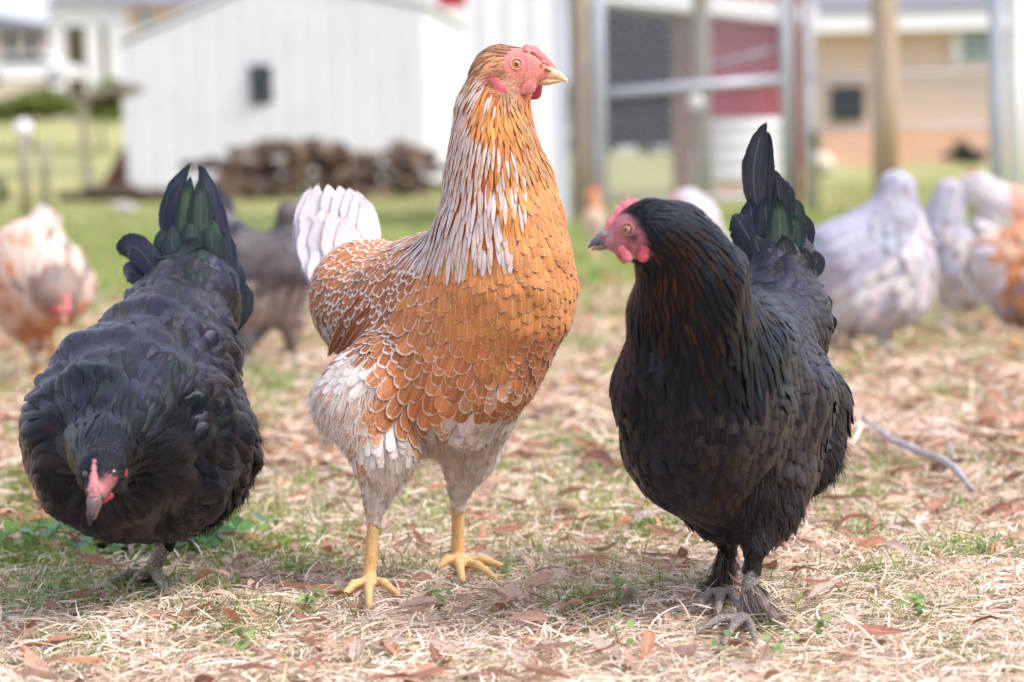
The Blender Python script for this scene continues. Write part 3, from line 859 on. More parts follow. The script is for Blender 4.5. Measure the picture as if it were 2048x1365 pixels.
# ================= the black hen on the right, head turned to the left
def right_hen():
    foot = (G(1490, 1262) + G(1445, 1205)) / 2
    h = Hen('black hen with rust flecked neck and upright green tinged tail looking back to the left', foot)
    K1, K2 = lin(18, 19, 24), lin(28, 26, 28)
    FACE = lin(176, 120, 128)
    LEG, CL = lin(118, 113, 119), lin(130, 115, 105)
    HY = 1.86
    h.c((1262, 466, HY), (1300, 458, HY), 38, 46, FACE, .01, .75)
    h.c((1240, 474, HY), (1218, 478, HY), 27, 15, FACE, .008, .75)
    h.c((1258, 492, HY), (1230, 488, HY), 26, 14, FACE, .008, .75)
    h.c((1300, 455, HY), (1345, 480, 1.88), 44, 66, K1, .02, .9)
    h.c((1345, 480, 1.88), (1382, 560, 1.90), 64, 89, K1, .02)
    h.c((1382, 560, 1.90), (1388, 660, 1.93), 89, 112, K1, .03)
    h.c((1388, 660, 1.93), (1392, 790, 1.97), 114, 144, K1, .03)
    h.c((1392, 790, 1.97), (1400, 880, 2.0), 146, 138, K1, .03)
    h.c((1400, 880, 2.0), (1455, 985, 2.04), 138, 92, K1, .03)
    h.c((1430, 760, 2.0), (1530, 800, 2.08), 140, 122, K2, .04)
    h.c((1430, 700, 2.0), (1555, 660, 2.16), 120, 92, K2, .04)
    h.c((1530, 800, 2.08), (1520, 930, 2.07), 118, 112, K2, .03)
    h.c((1550, 660, 2.16), (1550, 540, 2.22), 92, 76, K2, .03)
    h.c((1550, 545, 2.22), (1545, 480, 2.24), 76, 54, K2, .02)
    h.c((1545, 480, 2.24), (1552, 425, 2.25), 54, 26, K2, .02)
    h.c((1600, 820, 2.17), (1590, 900, 2.15), 98, 92, K2, .02)
    h.c((1520, 940, 2.07), (1528, 1015, 2.05), 105, 62, K2, .02)
    h.c((1528, 1015, 2.05), (1514, 1088, 2.02), 58, 26, K2, .015)
    h.c((1455, 985, 2.06), (1455, 1040, 2.12), 85, 34, K2, .02)
    h.foot((1512, 1090, 2.02), (1490, 1232, 2.012), [(1398, 1260), (1448, 1286), (1512, 1284)], 16, 17, 8.5, LEG, CL)
    h.foot((1456, 1048, 2.12), (1447, 1180, 2.15), [(1400, 1208), (1436, 1222), (1478, 1212)], 15, 16, 9.5, LEG, CL)
    S = W
    h.paint = [(S(1255, 468, HY - .02), .018, lin(192, 120, 130), .5), (S(1278, 446, HY - .02), .007, lin(196, 98, 110), .6), (S(1262, 452, HY - .022), .010, lin(150, 95, 95), .5), (S(1226, 474, HY), .010, lin(180, 150, 165), .7), (S(1312, 432, HY - .01), .022, K1, .35), (S(1302, 470, HY - .03), .014, K1, .4), (S(1345, 470, 1.87), .035, K1, .3)]
    h.swirl = .14
    h.build(ruffle=(.0022, .045), head=(1262, 466, 1.86), zleg=.10)
    b = h.body
    ME = mat_eye('amber_eye', lin(190, 125, 60), lin(90, 55, 40), .5, .0042)
    p, n = b.hit(1254, 460, HY)
    ball('eye', p - n * .002, norm(n + np.array((-.3, -.2, 0))), .0042, ME, h.root)
    up = np.array((0, 0, 1.0)); sx = norm(np.cross(n, up)); sy = norm(np.cross(sx, n)); rc = []
    for i in range(14):
        q = [p + (sx * math.cos(a) * 1.1 + sy * math.sin(a)) * .0046 for a in (2 * math.pi * i / 14, 2 * math.pi * (i + 1) / 14)]
        rc.append(Cone(q[0], q[1], .0011, .0011, .0006, lin(165, 110, 105)))
    organic('eyelid', rc, .0004, M_FLESH, h.root)
    p2, n2 = b.hit(1254, 460, HY, back=True)
    ball('eye', p2 - n2 * .002, n2, .0042, ME, h.root)
    k = pxm(HY); B = lambda x, y, dy=0: W(x, y, HY + dy)
    dk = lin(70, 72, 88)
    organic('upper_beak', [Cone(B(1226, 474), B(1208, 474), 12 * k, 11.5 * k, .003, lin(150, 145, 165), .8), Cone(B(1208, 474), B(1190, 484), 11 * k, 7 * k, .003, dk, .8),
                           Cone(B(1190, 484), B(1177, 495), 6.5 * k, 2.5 * k, .002, dk, .8)], .0006, M_HORN, h.root)
    organic('lower_beak', [Cone(B(1220, 492), B(1200, 495), 6 * k, 5.5 * k, .002, lin(60, 55, 60), 1.1), Cone(B(1200, 495), B(1184, 499), 5.5 * k, 2.5 * k, .002, lin(150, 125, 105), 1.1)], .0006, M_HORN, h.root)
    organic('nostril', [Cone(B(1201, 475, -.0056), B(1208, 471, -.0056), .0011, .0014, .001, lin(150, 100, 70))], .0004, M_FLESH, h.root)
    cc = []; cp = lin(226, 140, 150)
    base = [(1212, 460), (1224, 446), (1238, 428), (1254, 414), (1272, 408)]
    for i in range(4): cc.append(Cone(B(*base[i]), B(*base[i + 1]), (5, 9, 10, 10)[i] * k, (9, 10, 10, 8)[i] * k, .003, cp, .5))
    for (x, y, x2, y2) in ((1226, 444, 1222, 434), (1238, 428, 1232, 413), (1248, 418, 1242, 399), (1257, 412, 1253, 391), (1266, 410, 1266, 394), (1273, 410, 1277, 402)):
        cc.append(Cone(B(x, y), B(x2, y2), 5.5 * k, 2.2 * k, .002, lin(232, 150, 160), .5))
    organic('comb', cc, .0007, M_FLESH, h.root)
    for dy, ox, oy in ((-.013, 0, 0), (.008, -8, 2)):
        organic('wattle', [Cone(B(1244 + ox, 500 + oy, dy), B(1256 + ox, 516 + oy, dy), 9 * k, 10 * k, .003, lin(210, 110, 128), .4)], .0007, M_FLESH, h.root)
    pe, ne = b.hit(1288, 500, HY)
    organic('earlobe', [Cone(pe + np.array((.001, 0, .005)), pe + np.array((-.001, 0, -.005)), .0036, .0046, .003, lin(198, 84, 102), .55)], .0007, M_FLESH, h.root)
    h.nofe = [(S(1245, 474, HY - .012), .0180), (S(1218, 480, HY), .019), (S(1262, 450, HY - .022), .0095), (S(1258, 500, HY - .015), .0105), (pe, .0055)]
    A = h.anchor
    A((1290, 415, HY), (1, -.3), 0.012, 0.0025, 0.060, ['b_hack'])
    A((1330, 420, HY), (1, .15), 0.018, 0.0032, 0.050, ['b_hack'])
    A((1282, 474, HY - .03), (.6, .8), 0.01, 0.0027, 0.140, ['b_hack'])
    A((1276, 530, HY - .02), (.1, 1), 0.012, 0.0029, 0.060, ['b_hack'])
    A((1390, 440, 1.86), (.9, .6), 0.024, 0.0041, 0.050, ['b_hack', 'b_hack', 'b_hackr'])
    A((1340, 480, 1.83), (.8, .6), 0.02, 0.0038, 0.050, ['b_hack', 'b_hackr'])
    A((1300, 560, 1.84), (-.05, 1), 0.022, 0.0040, 0.060, ['b_hackR', 'b_hackr', 'b_hack'])
    A((1345, 560, 1.82), (.1, 1), 0.024, 0.0043, 0.060, ['b_hackr', 'b_hackR', 'b_hackr'])
    A((1420, 520, 1.85), (.65, .9), 0.026, 0.0047, 0.050, ['b_hackr', 'b_hack'])
    A((1290, 470, HY - .03), (.6, .7), 0.01, 0.0027, 0.140, ['b_hack'])
    A((1270, 620, 1.9), (-.1, 1), 0.022, 0.0045, 0.080, ['b_hackr', 'b_hack'])
    A((1330, 640, 1.83), (.05, 1), 0.026, 0.0049, 0.060, ['b_hackR', 'b_hackr', 'b_hack'])
    A((1430, 600, 1.85), (.5, 1), 0.03, 0.0054, 0.050, ['b_hackr', 'b_hack', 'b_hack'])
    A((1470, 570, 1.9), (.5, 1), 0.03, 0.0049, 0.050, ['b_hackr', 'b_hack'])
    A((1420, 700, 1.85), (.35, 1), 0.034, 0.0061, 0.060, ['b_hack', 'b_hack', 'b_hackr'])
    A((1500, 690, 1.93), (.45, 1), 0.034, 0.0059, 0.060, ['b_hack', 'b_green'])
    A((1480, 740, 1.9), (.3, 1), 0.034, 0.0063, 0.060, ['b_hack'])
    A((1280, 700, 1.9), (-.05, 1), 0.022, 0.0121, 0.064, ['b_deep', 'b_hack', 'b_breast'])
    A((1340, 740, 1.86), (0, 1), 0.026, 0.0121, 0.064, ['b_hack', 'b_breast'])
    # breast and flank
    A((1270, 820, 1.94), (.05, 1), 0.022, 0.0175, 0.072, ['b_breast', 'b_deep'])
    A((1350, 850, 1.88), (.05, 1), 0.024, 0.0189, 0.080, ['b_breast', 'b_blue'])
    A((1440, 820, 1.90), (.1, 1), 0.022, 0.0196, 0.064, ['b_wing', 'b_breast'])
    A((1340, 950, 1.92), (.25, 1), 0.022, 0.0162, 0.080, ['b_breast', 'b_deep'])
    A((1440, 930, 1.94), (.1, 1), 0.022, 0.0175, 0.080, ['b_breast', 'b_brown'])
    A((1540, 790, 1.98), (.25, 1), 0.021, 0.0203, 0.064, ['b_wing', 'b_wing', 'b_wingg'])
    A((1520, 870, 1.98), (.1, 1), 0.022, 0.0203, 0.072, ['b_wing', 'b_breast'])
    A((1620, 800, 2.06), (.2, 1), 0.022, 0.0175, 0.072, ['b_wing', 'b_wingg', 'b_blue'])
    A((1600, 880, 2.06), (0, 1), 0.022, 0.0175, 0.096, ['b_wing', 'b_fluff'])
    # back and saddle rising to the tail
    A((1560, 640, 2.1), (.35, .9), 0.018, 0.0162, 0.056, ['b_wing', 'b_back'], .2)
    A((1530, 700, 2.05), (.5, 1), 0.02, 0.0135, 0.056, ['b_wing', 'b_back', 'b_wingg'], .2)
    A((1590, 720, 2.06), (.4, 1), 0.02, 0.0162, 0.056, ['b_wing', 'b_wing', 'b_back'], .2)
    A((1500, 600, 2.14), (.3, .1), 0.016, 0.0135, 0.056, ['b_back', 'b_blue'], 1)
    A((1500, 540, 2.16), (-.2, -1), 0.016, 0.0142, 0.072, ['b_blue', 'b_back'], .5)
    A((1560, 560, 2.15), (.2, -.4), 0.016, 0.0149, 0.080, ['b_wing', 'b_back'], .8)
    A((1600, 600, 2.16), (.8, .6), 0.018, 0.0162, 0.096, ['b_wing', 'b_wingg', 'b_wing'], .3)
    A((1640, 640, 2.18), (.3, 1), 0.02, 0.0162, 0.096, ['b_wing', 'b_deep'], .1)
    A((1500, 470, 2.2), (-.5, -1), 0.034, 0.0220, 0.140, ['b_blue', 'b_blue', 'b_green'], .2)
    A((1545, 470, 2.2), (0, -1), 0.034, 0.0210, 0.120, ['b_green', 'b_blue'], .2)
    A((1590, 470, 2.2), (.4, -1), 0.032, 0.0270, 0.096, ['b_wing', 'b_green'], .2)
    A((1550, 420, 2.22), (0, -1), 0.036, 0.0270, 0.096, ['b_green', 'b_wing'], .2)
    A((1590, 520, 2.2), (.6, -.4), 0.018, 0.0155, 0.096, ['b_wing', 'b_wingg'], .4)
    # rear fluff, thighs
    A((1680, 820, 2.15), (.4, 1), 0.024, 0.0149, 0.128, ['b_fluff'])
    A((1650, 930, 2.12), (-.1, 1), 0.024, 0.0149, 0.128, ['b_fluff', 'b_brown'])
    A((1540, 960, 1.98), (.1, 1), 0.024, 0.0149, 0.096, ['b_fluff', 'b_brown'])
    A((1450, 1010, 2.0), (.3, 1), 0.022, 0.0135, 0.128, ['b_brown', 'b_deep'])
    A((1580, 1030, 2.02), (-.1, 1), 0.024, 0.0135, 0.128, ['b_fluff'])
    A((1520, 1080, 2.0), (0, 1), 0.02, 0.0108, 0.096, ['b_fluff'])
    h.feathers(M_FE_DARK, 0.84)
    bk = [lin(34, 32, 33), lin(50, 44, 42), lin(24, 23, 26)]
    h.down('down_fluff', [(1680, 820, 2.12, 60), (1670, 900, 2.12, 70), (1640, 970, 2.1, 60)], 2600, .015, .0006, bk, M_DOWN_DARK, (.1, 0, -1), .1, .35)
    h.down('down_fluff', [(1450, 1000, 2.02, 60), (1520, 1040, 2.0, 60), (1580, 1010, 2.02, 50), (1540, 980, 1.98, 60)], 2600, .013, .0006, bk, M_DOWN_DARK, (0, 0, -1), .1, .3)
    h.down('face_bristles', [(1282, 470, HY - .03, 22), (1276, 490, HY - .03, 14)], 600, .009, .0005, [lin(24, 25, 30), lin(36, 36, 40)], M_DOWN_DARK, (.6, 0, -.7), .0, .25)
    h.down('face_bristles', [(1240, 488, HY - .02, 24), (1256, 476, HY - .02, 20)], 260, .004, .0003, [lin(60, 50, 54), lin(150, 110, 116)], M_DOWN_DARK, (.6, 0, -.5), .0, .4)
    gy = [lin(128, 116, 108), lin(104, 94, 90), lin(150, 138, 128)]
    dk_ = [lin(52, 48, 50), lin(78, 70, 68), lin(100, 90, 84)]
    # feathered feet: plumes on the outer side of each shank
    def plume(x, y, Y, dx, dy, L, n, cols, rpx, spread=.5):
        m = np.linalg.norm(h.V - W(x, y, Y), axis=1) < rpx * pxm(Y)
        ix = np.where(m)[0]; ix = rng.choice(ix, n)
        D = norm(V3((dx, dy), -.2))[None].repeat(n, 0)
        c_ = np.array(cols)[rng.integers(0, len(cols), n)]
        strands('foot_feathering', h.V[ix], D, h.N[ix] * .6, L * rng.uniform(.4, 1.1, n), np.full(n, .0008), .25, c_, M_DOWN_DARK, h.root, spread=spread)
    plume(1512, 1195, 2.01, .45, 1, .032, 2000, gy, 30, .35)
    plume(1510, 1235, 2.01, 1, .45, .036, 2400, gy, 26, .35)
    plume(1448, 1120, 2.13, -.15, 1, .022, 700, dk_, 24, .3)
    plume(1440, 1165, 2.13, -1, .5, .026, 900, dk_, 24, .35)
    for (x, y, dx, dy) in ((1515, 1180, 22, 50), (1520, 1205, 40, 42), (1518, 1225, 52, 30)):
        quill('foot_feather', [W(x, y, 2.0), W(x + dx * .6, y + dy * .5, 1.99), W(x + dx, y + dy, 1.99)], 18 * pxm(2), M_FE_DARK, h.root, lin(112, 100, 94), lin(90, 82, 80), O, tip='point', lw=.1)
    # tail
    gs, bs, ns = lin(150, 205, 175), lin(165, 178, 200), lin(180, 185, 195)
    dk1, dk2, dk3, grn = lin(40, 43, 48), lin(34, 37, 42), lin(34, 40, 50), lin(58, 72, 62)
    T = [((1518, 430), (1508, 335), (1534, 242), 50, lin(44, 48, 54), ns, 'point', .002, .1),
         ((1530, 430), (1532, 340), (1538, 262), 34, dk2, ns, 'point', .008, .2),
         ((1562, 450), (1558, 385), (1546, 338), 34, dk1, ns, 'point', .010, .2),
         ((1572, 470), (1574, 400), (1558, 356), 34, dk2, ns, 'point', .012, .2),
         ((1585, 480), (1594, 430), (1582, 396), 34, lin(44, 54, 50), gs, 'point', .008, .2),
         ((1598, 520), (1614, 470), (1604, 426), 34, dk2, ns, 'point', .006, .3),
         ((1526, 540), (1494, 470), (1466, 428), 64, dk3, bs, 'point', -.012, -.1),
         ((1532, 530), (1510, 460), (1498, 396), 62, dk3, bs, 'point', -.008, -.1),
         ((1510, 560), (1476, 520), (1461, 490), 44, dk3, bs, 'point', -.010, -.1),
         ((1540, 540), (1534, 460), (1530, 392), 56, lin(38, 46, 50), bs, 'point', -.015, 0),
         ((1548, 550), (1560, 470), (1552, 392), 56, grn, gs, 'point', -.022, .1),
         ((1560, 550), (1586, 480), (1580, 424), 50, lin(48, 58, 54), gs, 'point', -.020, .2),
         ((1545, 570), (1520, 510), (1510, 470), 54, dk2, bs, 'point', -.030, 0),
         ((1565, 580), (1570, 520), (1564, 470), 54, lin(48, 52, 50), ns, 'point', -.032, .1),
         ((1590, 590), (1606, 540), (1604, 490), 48, lin(48, 46, 46), ns, 'point', -.028, .2),
         ((1610, 560), (1632, 530), (1628, 500), 36, dk2, ns, 'point', -.01, .2),
         ((1612, 600), (1644, 600), (1650, 640), 36, dk1, ns, 'point', -.02, .2),
         ((1620, 640), (1655, 640), (1658, 676), 34, dk2, ns, 'point', -.02, .2)]
    for (a_, m_, t_, w_, c_, sc_, tip, dy, tw_) in T:
        Y = 2.21 + dy
        quill('tail_feather', [W(*a_, Y), W(*m_, Y + .005), W(*t_, Y + .01)], w_ * pxm(Y), M_FE_DARK, h.root, c_, lin(28, 30, 36), sc_,
              face=(-.2 + .3 * tw_, -1, .25), lw=.55, tip=tip, cup=.05, twist=tw_ * .5, shaft=.12)
    return h

# ================= the black hen on the left, pecking
def left_hen():
    foot = G(300, 1165)
    h = Hen('black hen with purple and green sheen bending down to peck at the left', foot)
    K1, K2 = lin(15, 17, 22), lin(22, 23, 28)
    LEG, CL = lin(132, 124, 120), lin(90, 84, 80)
    HY = 1.87
    FK = lin(26, 27, 31)
    h.c((207, 905, 1.93), (203, 945, HY), 46, 44, FK, .012)
    h.c((203, 945, HY), (192, 990, 1.845), 42, 20, FK, .010)
    h.c((208, 905, 1.93), (235, 880, 2.0), 52, 96, K1, .03)
    h.c((232, 888, 2.05), (290, 872, 2.12), 168, 178, K1, .04)
    h.c((200, 880, 2.06), (180, 900, 2.08), 126, 118, K1, .04)
    h.c((300, 900, 2.12), (330, 890, 2.16), 168, 150, K1, .04)
    h.c((250, 800, 2.12), (330, 740, 2.22), 150, 132, K2, .04)
    h.c((400, 880, 2.18), (420, 920, 2.18), 100, 92, K1, .03)
    h.c((335, 730, 2.22), (370, 620, 2.32), 128, 92, K2, .04)
    h.c((370, 620, 2.32), (385, 540, 2.38), 90, 66, K2, .03)
    h.c((385, 540, 2.38), (394, 440, 2.39), 64, 34, K2, .02)
    h.c((240, 950, 2.1), (360, 955, 2.14), 92, 80, K1, .03)
    h.c((345, 990, 2.2), (348, 1045, 2.21), 56, 20, K1, .02)
    h.foot((347, 1048, 2.21), (303, 1146, 2.225), [(222, 1166), (258, 1176), (334, 1186)], 15, 17, 11, LEG, CL)
    h.foot((270, 1010, 2.34), (262, 1085, 2.40), [(235, 1096), (262, 1104), (292, 1098)], 12, 12, 8, LEG, CL)
    S = W
    h.paint = [(S(228, 960, HY - .02), .0095, lin(140, 84, 88), .5), (S(214, 978, HY - .025), .010, lin(158, 98, 100), .5), (S(190, 975, HY - .03), .010, lin(176, 126, 130), .5)]
    h.swirl = .16
    h.build(ruffle=(.0030, .05), head=(203, 950, 1.87), zleg=.07)
    b = h.body
    p, n = b.hit(229, 946, HY)
    ME = mat_eye('dark_brown_eye', lin(90, 60, 30), lin(30, 22, 20), .7, .0042)
    ball('eye', p - n * .0026, n, .0042, ME, h.root)
    p2, n2 = b.hit(170, 948, HY)
    ball('eye', p2 - n2 * .003, norm(n2 + np.array((-1., 0, 0))), .0042, ME, h.root)
    B = lambda x, y, dy=0: W(x, y, HY + dy); k = pxm(HY)
    dk = lin(40, 40, 46)
    q0, _ = b.hit(189, 985, HY)
    by = q0[1]
    Bk = lambda x, y, dy=0: W(x, y, by + dy)
    organic('upper_beak', [Cone(Bk(192, 982, .006), Bk(188, 1004, .000), 13 * k, 13 * k, .003, lin(150, 126, 132), 1), Cone(Bk(188, 1004, 0), Bk(182, 1030, -.004), 12.5 * k, 8 * k, .003, dk, 1),
                           Cone(Bk(182, 1030, -.004), Bk(179, 1050, -.003), 7.5 * k, 2.5 * k, .002, lin(36, 34, 38), 1)], .0006, M_HORN, h.root)
    organic('lower_beak', [Cone(Bk(198, 1000, .008), Bk(188, 1036, .002), 9 * k, 4 * k, .002, lin(110, 95, 85), 1)], .0006, M_HORN, h.root)
    organic('nostril', [Cone(Bk(194, 1003, -.0046), Bk(198, 996, -.0030), .0011, .0012, .001, lin(130, 95, 75))], .0004, M_FLESH, h.root)
    cc = []; pk = lin(186, 116, 122)
    pts = [(188, 921), (188, 938), (187, 956), (188, 974), (187, 992)]
    rr = [3, 4.5, 7, 9.5, 9]
    for i in range(4):
        a_, _ = b.hit(*pts[i], HY); b_, _ = b.hit(*pts[i + 1], HY)
        cc.append(Cone(a_, b_, rr[i] * k, rr[i + 1] * k, .003, pk, 1))
    for i in range(30):
        t = rng.random() * 3.99; j = int(t); f = t - j
        x = pts[j][0] * (1 - f) + pts[j + 1][0] * f + rng.normal(0, rr[j] * .5); y = pts[j][1] * (1 - f) + pts[j + 1][1] * f
        a_, n_ = b.hit(x, y, HY); a_ = a_ + n_ * rr[j] * k * .8
        cc.append(Cone(a_, a_ + n_ * .0006, .0014, .001, .0012, lin(194, 138, 144)))
    organic('comb', cc, .0006, M_FLESH, h.root)
    a_, n_ = b.hit(218, 990, HY)
    organic('wattle', [Cone(a_ + n_ * .001, a_ + np.array((-.004, -.001, -.004)), 7 * k, 6 * k, .003, lin(168, 70, 80), .6)], .0006, M_FLESH, h.root)
    a_, n_ = b.hit(250, 948, HY)
    organic('earlobe', [Cone(a_ + np.array((.0005, 0, .002)), a_ + np.array((-.001, 0, -.002)), .0018, .0028, .002, lin(164, 54, 70), .8)], .0006, M_FLESH, h.root)
    h.nofe = [(S(189, 985, by), .017), (S(214, 975, HY - .025), .0095), (S(230, 960, HY - .02), .0070), (S(188, 955, HY - .03), .004)]
    A = h.anchor
    # head: fine feathers swept up and back
    A((205, 900, 1.87), (0, -1), 0.012, 0.0023, 0.050, ['b_hack'], .5)
    A((170, 940, 1.85), (-.4, -1), 0.009, 0.0020, 0.050, ['b_hack'], .5)
    A((215, 930, 1.83), (.15, -1), 0.009, 0.0020, 0.050, ['b_hack'], .5)
    A((235, 975, 1.86), (.9, .3), 0.012, 0.0023, 0.120, ['b_hack', 'b_brown'], .5)
    A((255, 920, 1.87), (1, -.5), 0.012, 0.0025, 0.080, ['b_hack'], .5)
    A((205, 850, 1.92), (-.05, -1), 0.026, 0.0054, 0.080, ['b_hack', 'b_blue'], .5)
    A((130, 860, 1.95), (-.8, -.6), 0.03, 0.0101, 0.072, ['b_blue', 'b_hack'], .3)
    A((280, 850, 1.93), (.7, -.8), 0.03, 0.0063, 0.090, ['b_hack', 'b_green'], .3)
    A((300, 920, 1.93), (1, -.1), 0.03, 0.0063, 0.090, ['b_hack', 'b_deep'], .3)
    A((270, 980, 1.92), (.7, .7), 0.028, 0.0101, 0.080, ['b_deep', 'b_hack'], .3)
    A((120, 950, 1.95), (-1, .1), 0.028, 0.0101, 0.072, ['b_deep', 'b_blue'], .3)
    A((170, 1030, 1.97), (-.2, 1), 0.026, 0.0115, 0.080, ['b_deep'], .3)
    A((300, 1030, 1.98), (.3, 1), 0.026, 0.0121, 0.096, ['b_deep'], .3)
    A((90, 900, 2.0), (-.5, .6), 0.03, 0.0115, 0.064, ['b_blue', 'b_deep'], .4)
    A((80, 830, 2.02), (-.4, .3), 0.03, 0.0115, 0.080, ['b_blue', 'b_deep'], .5)
    A((150, 780, 1.99), (-.4, -1), 0.034, 0.0128, 0.072, ['b_blue', 'b_blue', 'b_green'], .6)
    A((230, 770, 1.98), (.05, -1), 0.034, 0.0128, 0.072, ['b_blue', 'b_green', 'b_hack'], .6)
    A((310, 780, 2.0), (.4, -1), 0.034, 0.0135, 0.072, ['b_green', 'b_blue', 'b_back'], .6)
    A((390, 840, 2.05), (.9, -.3), 0.034, 0.0149, 0.080, ['b_green', 'b_hack', 'b_blue'], .4)
    A((390, 930, 2.05), (.9, .4), 0.032, 0.0149, 0.096, ['b_deep', 'b_breast'], .4)
    # back and saddle
    A((180, 720, 2.08), (-.3, -.8), 0.024, 0.0203, 0.056, ['b_back'], .9)
    A((260, 700, 2.08), (.05, -.9), 0.024, 0.0203, 0.056, ['b_back'], .9)
    A((350, 730, 2.1), (.3, -.8), 0.024, 0.0209, 0.064, ['b_back', 'b_wing'], .9)
    A((420, 780, 2.12), (.8, .2), 0.026, 0.0189, 0.080, ['b_wing', 'b_back'], .5)
    A((300, 630, 2.2), (.1, -1), 0.021, 0.0189, 0.064, ['b_back', 'b_back', 'b_wing'], .9)
    A((390, 650, 2.22), (.2, -1), 0.021, 0.0189, 0.072, ['b_back', 'b_wing'], .9)
    A((450, 680, 2.26), (.5, .6), 0.022, 0.0175, 0.096, ['b_wing', 'b_deep'], .4)
    A((330, 570, 2.3), (-.1, -1), 0.022, 0.0189, 0.096, ['b_wing', 'b_green', 'b_back'], .8)
    A((410, 570, 2.3), (.1, -1), 0.022, 0.0189, 0.096, ['b_wing', 'b_green', 'b_back'], .8)
    A((350, 500, 2.34), (-.35, -1), 0.04, 0.0240, 0.120, ['b_blue', 'b_green'], .2)
    A((385, 500, 2.34), (0, -1), 0.04, 0.0240, 0.120, ['b_green', 'b_blue', 'b_green'], .2)
    A((430, 500, 2.34), (.3, -1), 0.04, 0.0240, 0.120, ['b_wing', 'b_green'], .2)
    A((392, 430, 2.35), (0, -1), 0.044, 0.0240, 0.100, ['b_green', 'b_green', 'b_blue'], .1)
    # fluff
    A((490, 880, 2.2), (.3, 1), 0.024, 0.0135, 0.128, ['b_fluff', 'b_deep'])
    A((440, 1000, 2.15), (.1, 1), 0.022, 0.0135, 0.128, ['b_deep', 'b_blue'])
    h.feathers(M_FE_DARK, 0.84)
    bk = [lin(20, 21, 26), lin(30, 30, 35), lin(42, 38, 38)]
    h.down('down_fluff', [(490, 880, 2.2, 60), (490, 940, 2.2, 55), (440, 1010, 2.16, 60)], 2600, .013, .0006, bk, M_DOWN_DARK, (.25, 0, -1), .1, .35)
    h.down('down_fluff', [(250, 1010, 1.96, 70), (360, 1030, 2.08, 60), (150, 1010, 1.98, 60), (110, 960, 2.0, 50)], 1800, .008, .0006, bk[:2], M_DOWN_DARK, (0, 0, -1), .1, .35)
    h.down('down_fluff', [(238, 975, 1.86, 14), (200, 900, 1.88, 30)], 700, .008, .0004, [lin(60, 56, 58), lin(40, 40, 46)], M_DOWN_DARK, (.5, .4, 0), .0, .4)
    gs, bs, ns, vs = lin(150, 210, 170), lin(160, 172, 205), lin(180, 185, 195), lin(170, 165, 225)
    G1, N1, B1 = lin(66, 84, 64), lin(58, 64, 66), lin(42, 46, 56)
    dk1, dk2 = lin(40, 42, 50), lin(46, 48, 56)
    T = [((368, 540), (340, 425), (384, 324), 44, lin(44, 50, 62), bs, 'point', .01, -.1), ((425, 540), (424, 425), (397, 326), 44, lin(52, 54, 66), bs, 'point', .01, .1),
         ((385, 560), (352, 450), (364, 360), 44, B1, bs, 'point', .004, -.1), ((430, 560), (436, 460), (416, 372), 44, dk2, vs, 'point', .006, .2),
         ((386, 570), (372, 450), (382, 350), 44, lin(56, 68, 54), gs, 'point', -.006, 0), ((400, 570), (402, 450), (400, 354), 50, lin(52, 60, 58), gs, 'point', -.010, .1),
         ((392, 590), (384, 500), (388, 420), 46, lin(46, 54, 52), gs, 'point', -.018, 0), ((415, 580), (424, 500), (416, 430), 46, lin(42, 48, 52), gs, 'point', -.018, .1),
         ((368, 590), (334, 510), (322, 456), 50, lin(38, 46, 50), gs, 'point', -.014, -.2), ((372, 590), (348, 510), (346, 450), 48, lin(40, 45, 52), gs, 'point', -.02, -.2),
         ((350, 600), (300, 530), (286, 478), 50, dk1, bs, 'point', -.014, -.2), ((340, 600), (278, 500), (240, 512), 58, lin(34, 37, 48), bs, 'round', -.02, -.2), ((330, 610), (276, 550), (246, 548), 46, lin(34, 36, 46), bs, 'round', -.02, -.2),
         ((436, 600), (452, 520), (444, 452), 44, lin(50, 54, 62), bs, 'point', -.006, .2), ((450, 640), (470, 570), (458, 500), 42, lin(46, 50, 56), bs, 'point', -.006, .2),
         ((456, 670), (488, 610), (478, 560), 40, lin(40, 46, 50), ns, 'point', -.004, .2),
         ((372, 640), (362, 570), (364, 500), 50, lin(44, 54, 54), gs, 'point', -.045, 0), ((405, 640), (412, 570), (410, 505), 50, lin(44, 48, 50), ns, 'point', -.045, .1),
         ((430, 650), (452, 590), (446, 530), 46, dk1, vs, 'point', -.04, .2), ((345, 640), (322, 580), (316, 530), 46, dk1, vs, 'point', -.04, -.2)]
    for (a_, m_, t_, w_, c_, sc_, tip, dy, tw_) in T:
        Y = 2.35 + dy
        quill('tail_feather', [W(*a_, Y), W(*m_, Y + .005), W(*t_, Y + .02)], w_ * pxm(Y), M_FE_DARK, h.root, c_, lin(30, 33, 40), sc_,
              face=(.25 * tw_, -1, .35), lw=.55, tip=tip, cup=.05, twist=tw_ * .4, shaft=.06)
    return h

H2 = orange_hen()
H3 = right_hen()
H1 = left_hen()

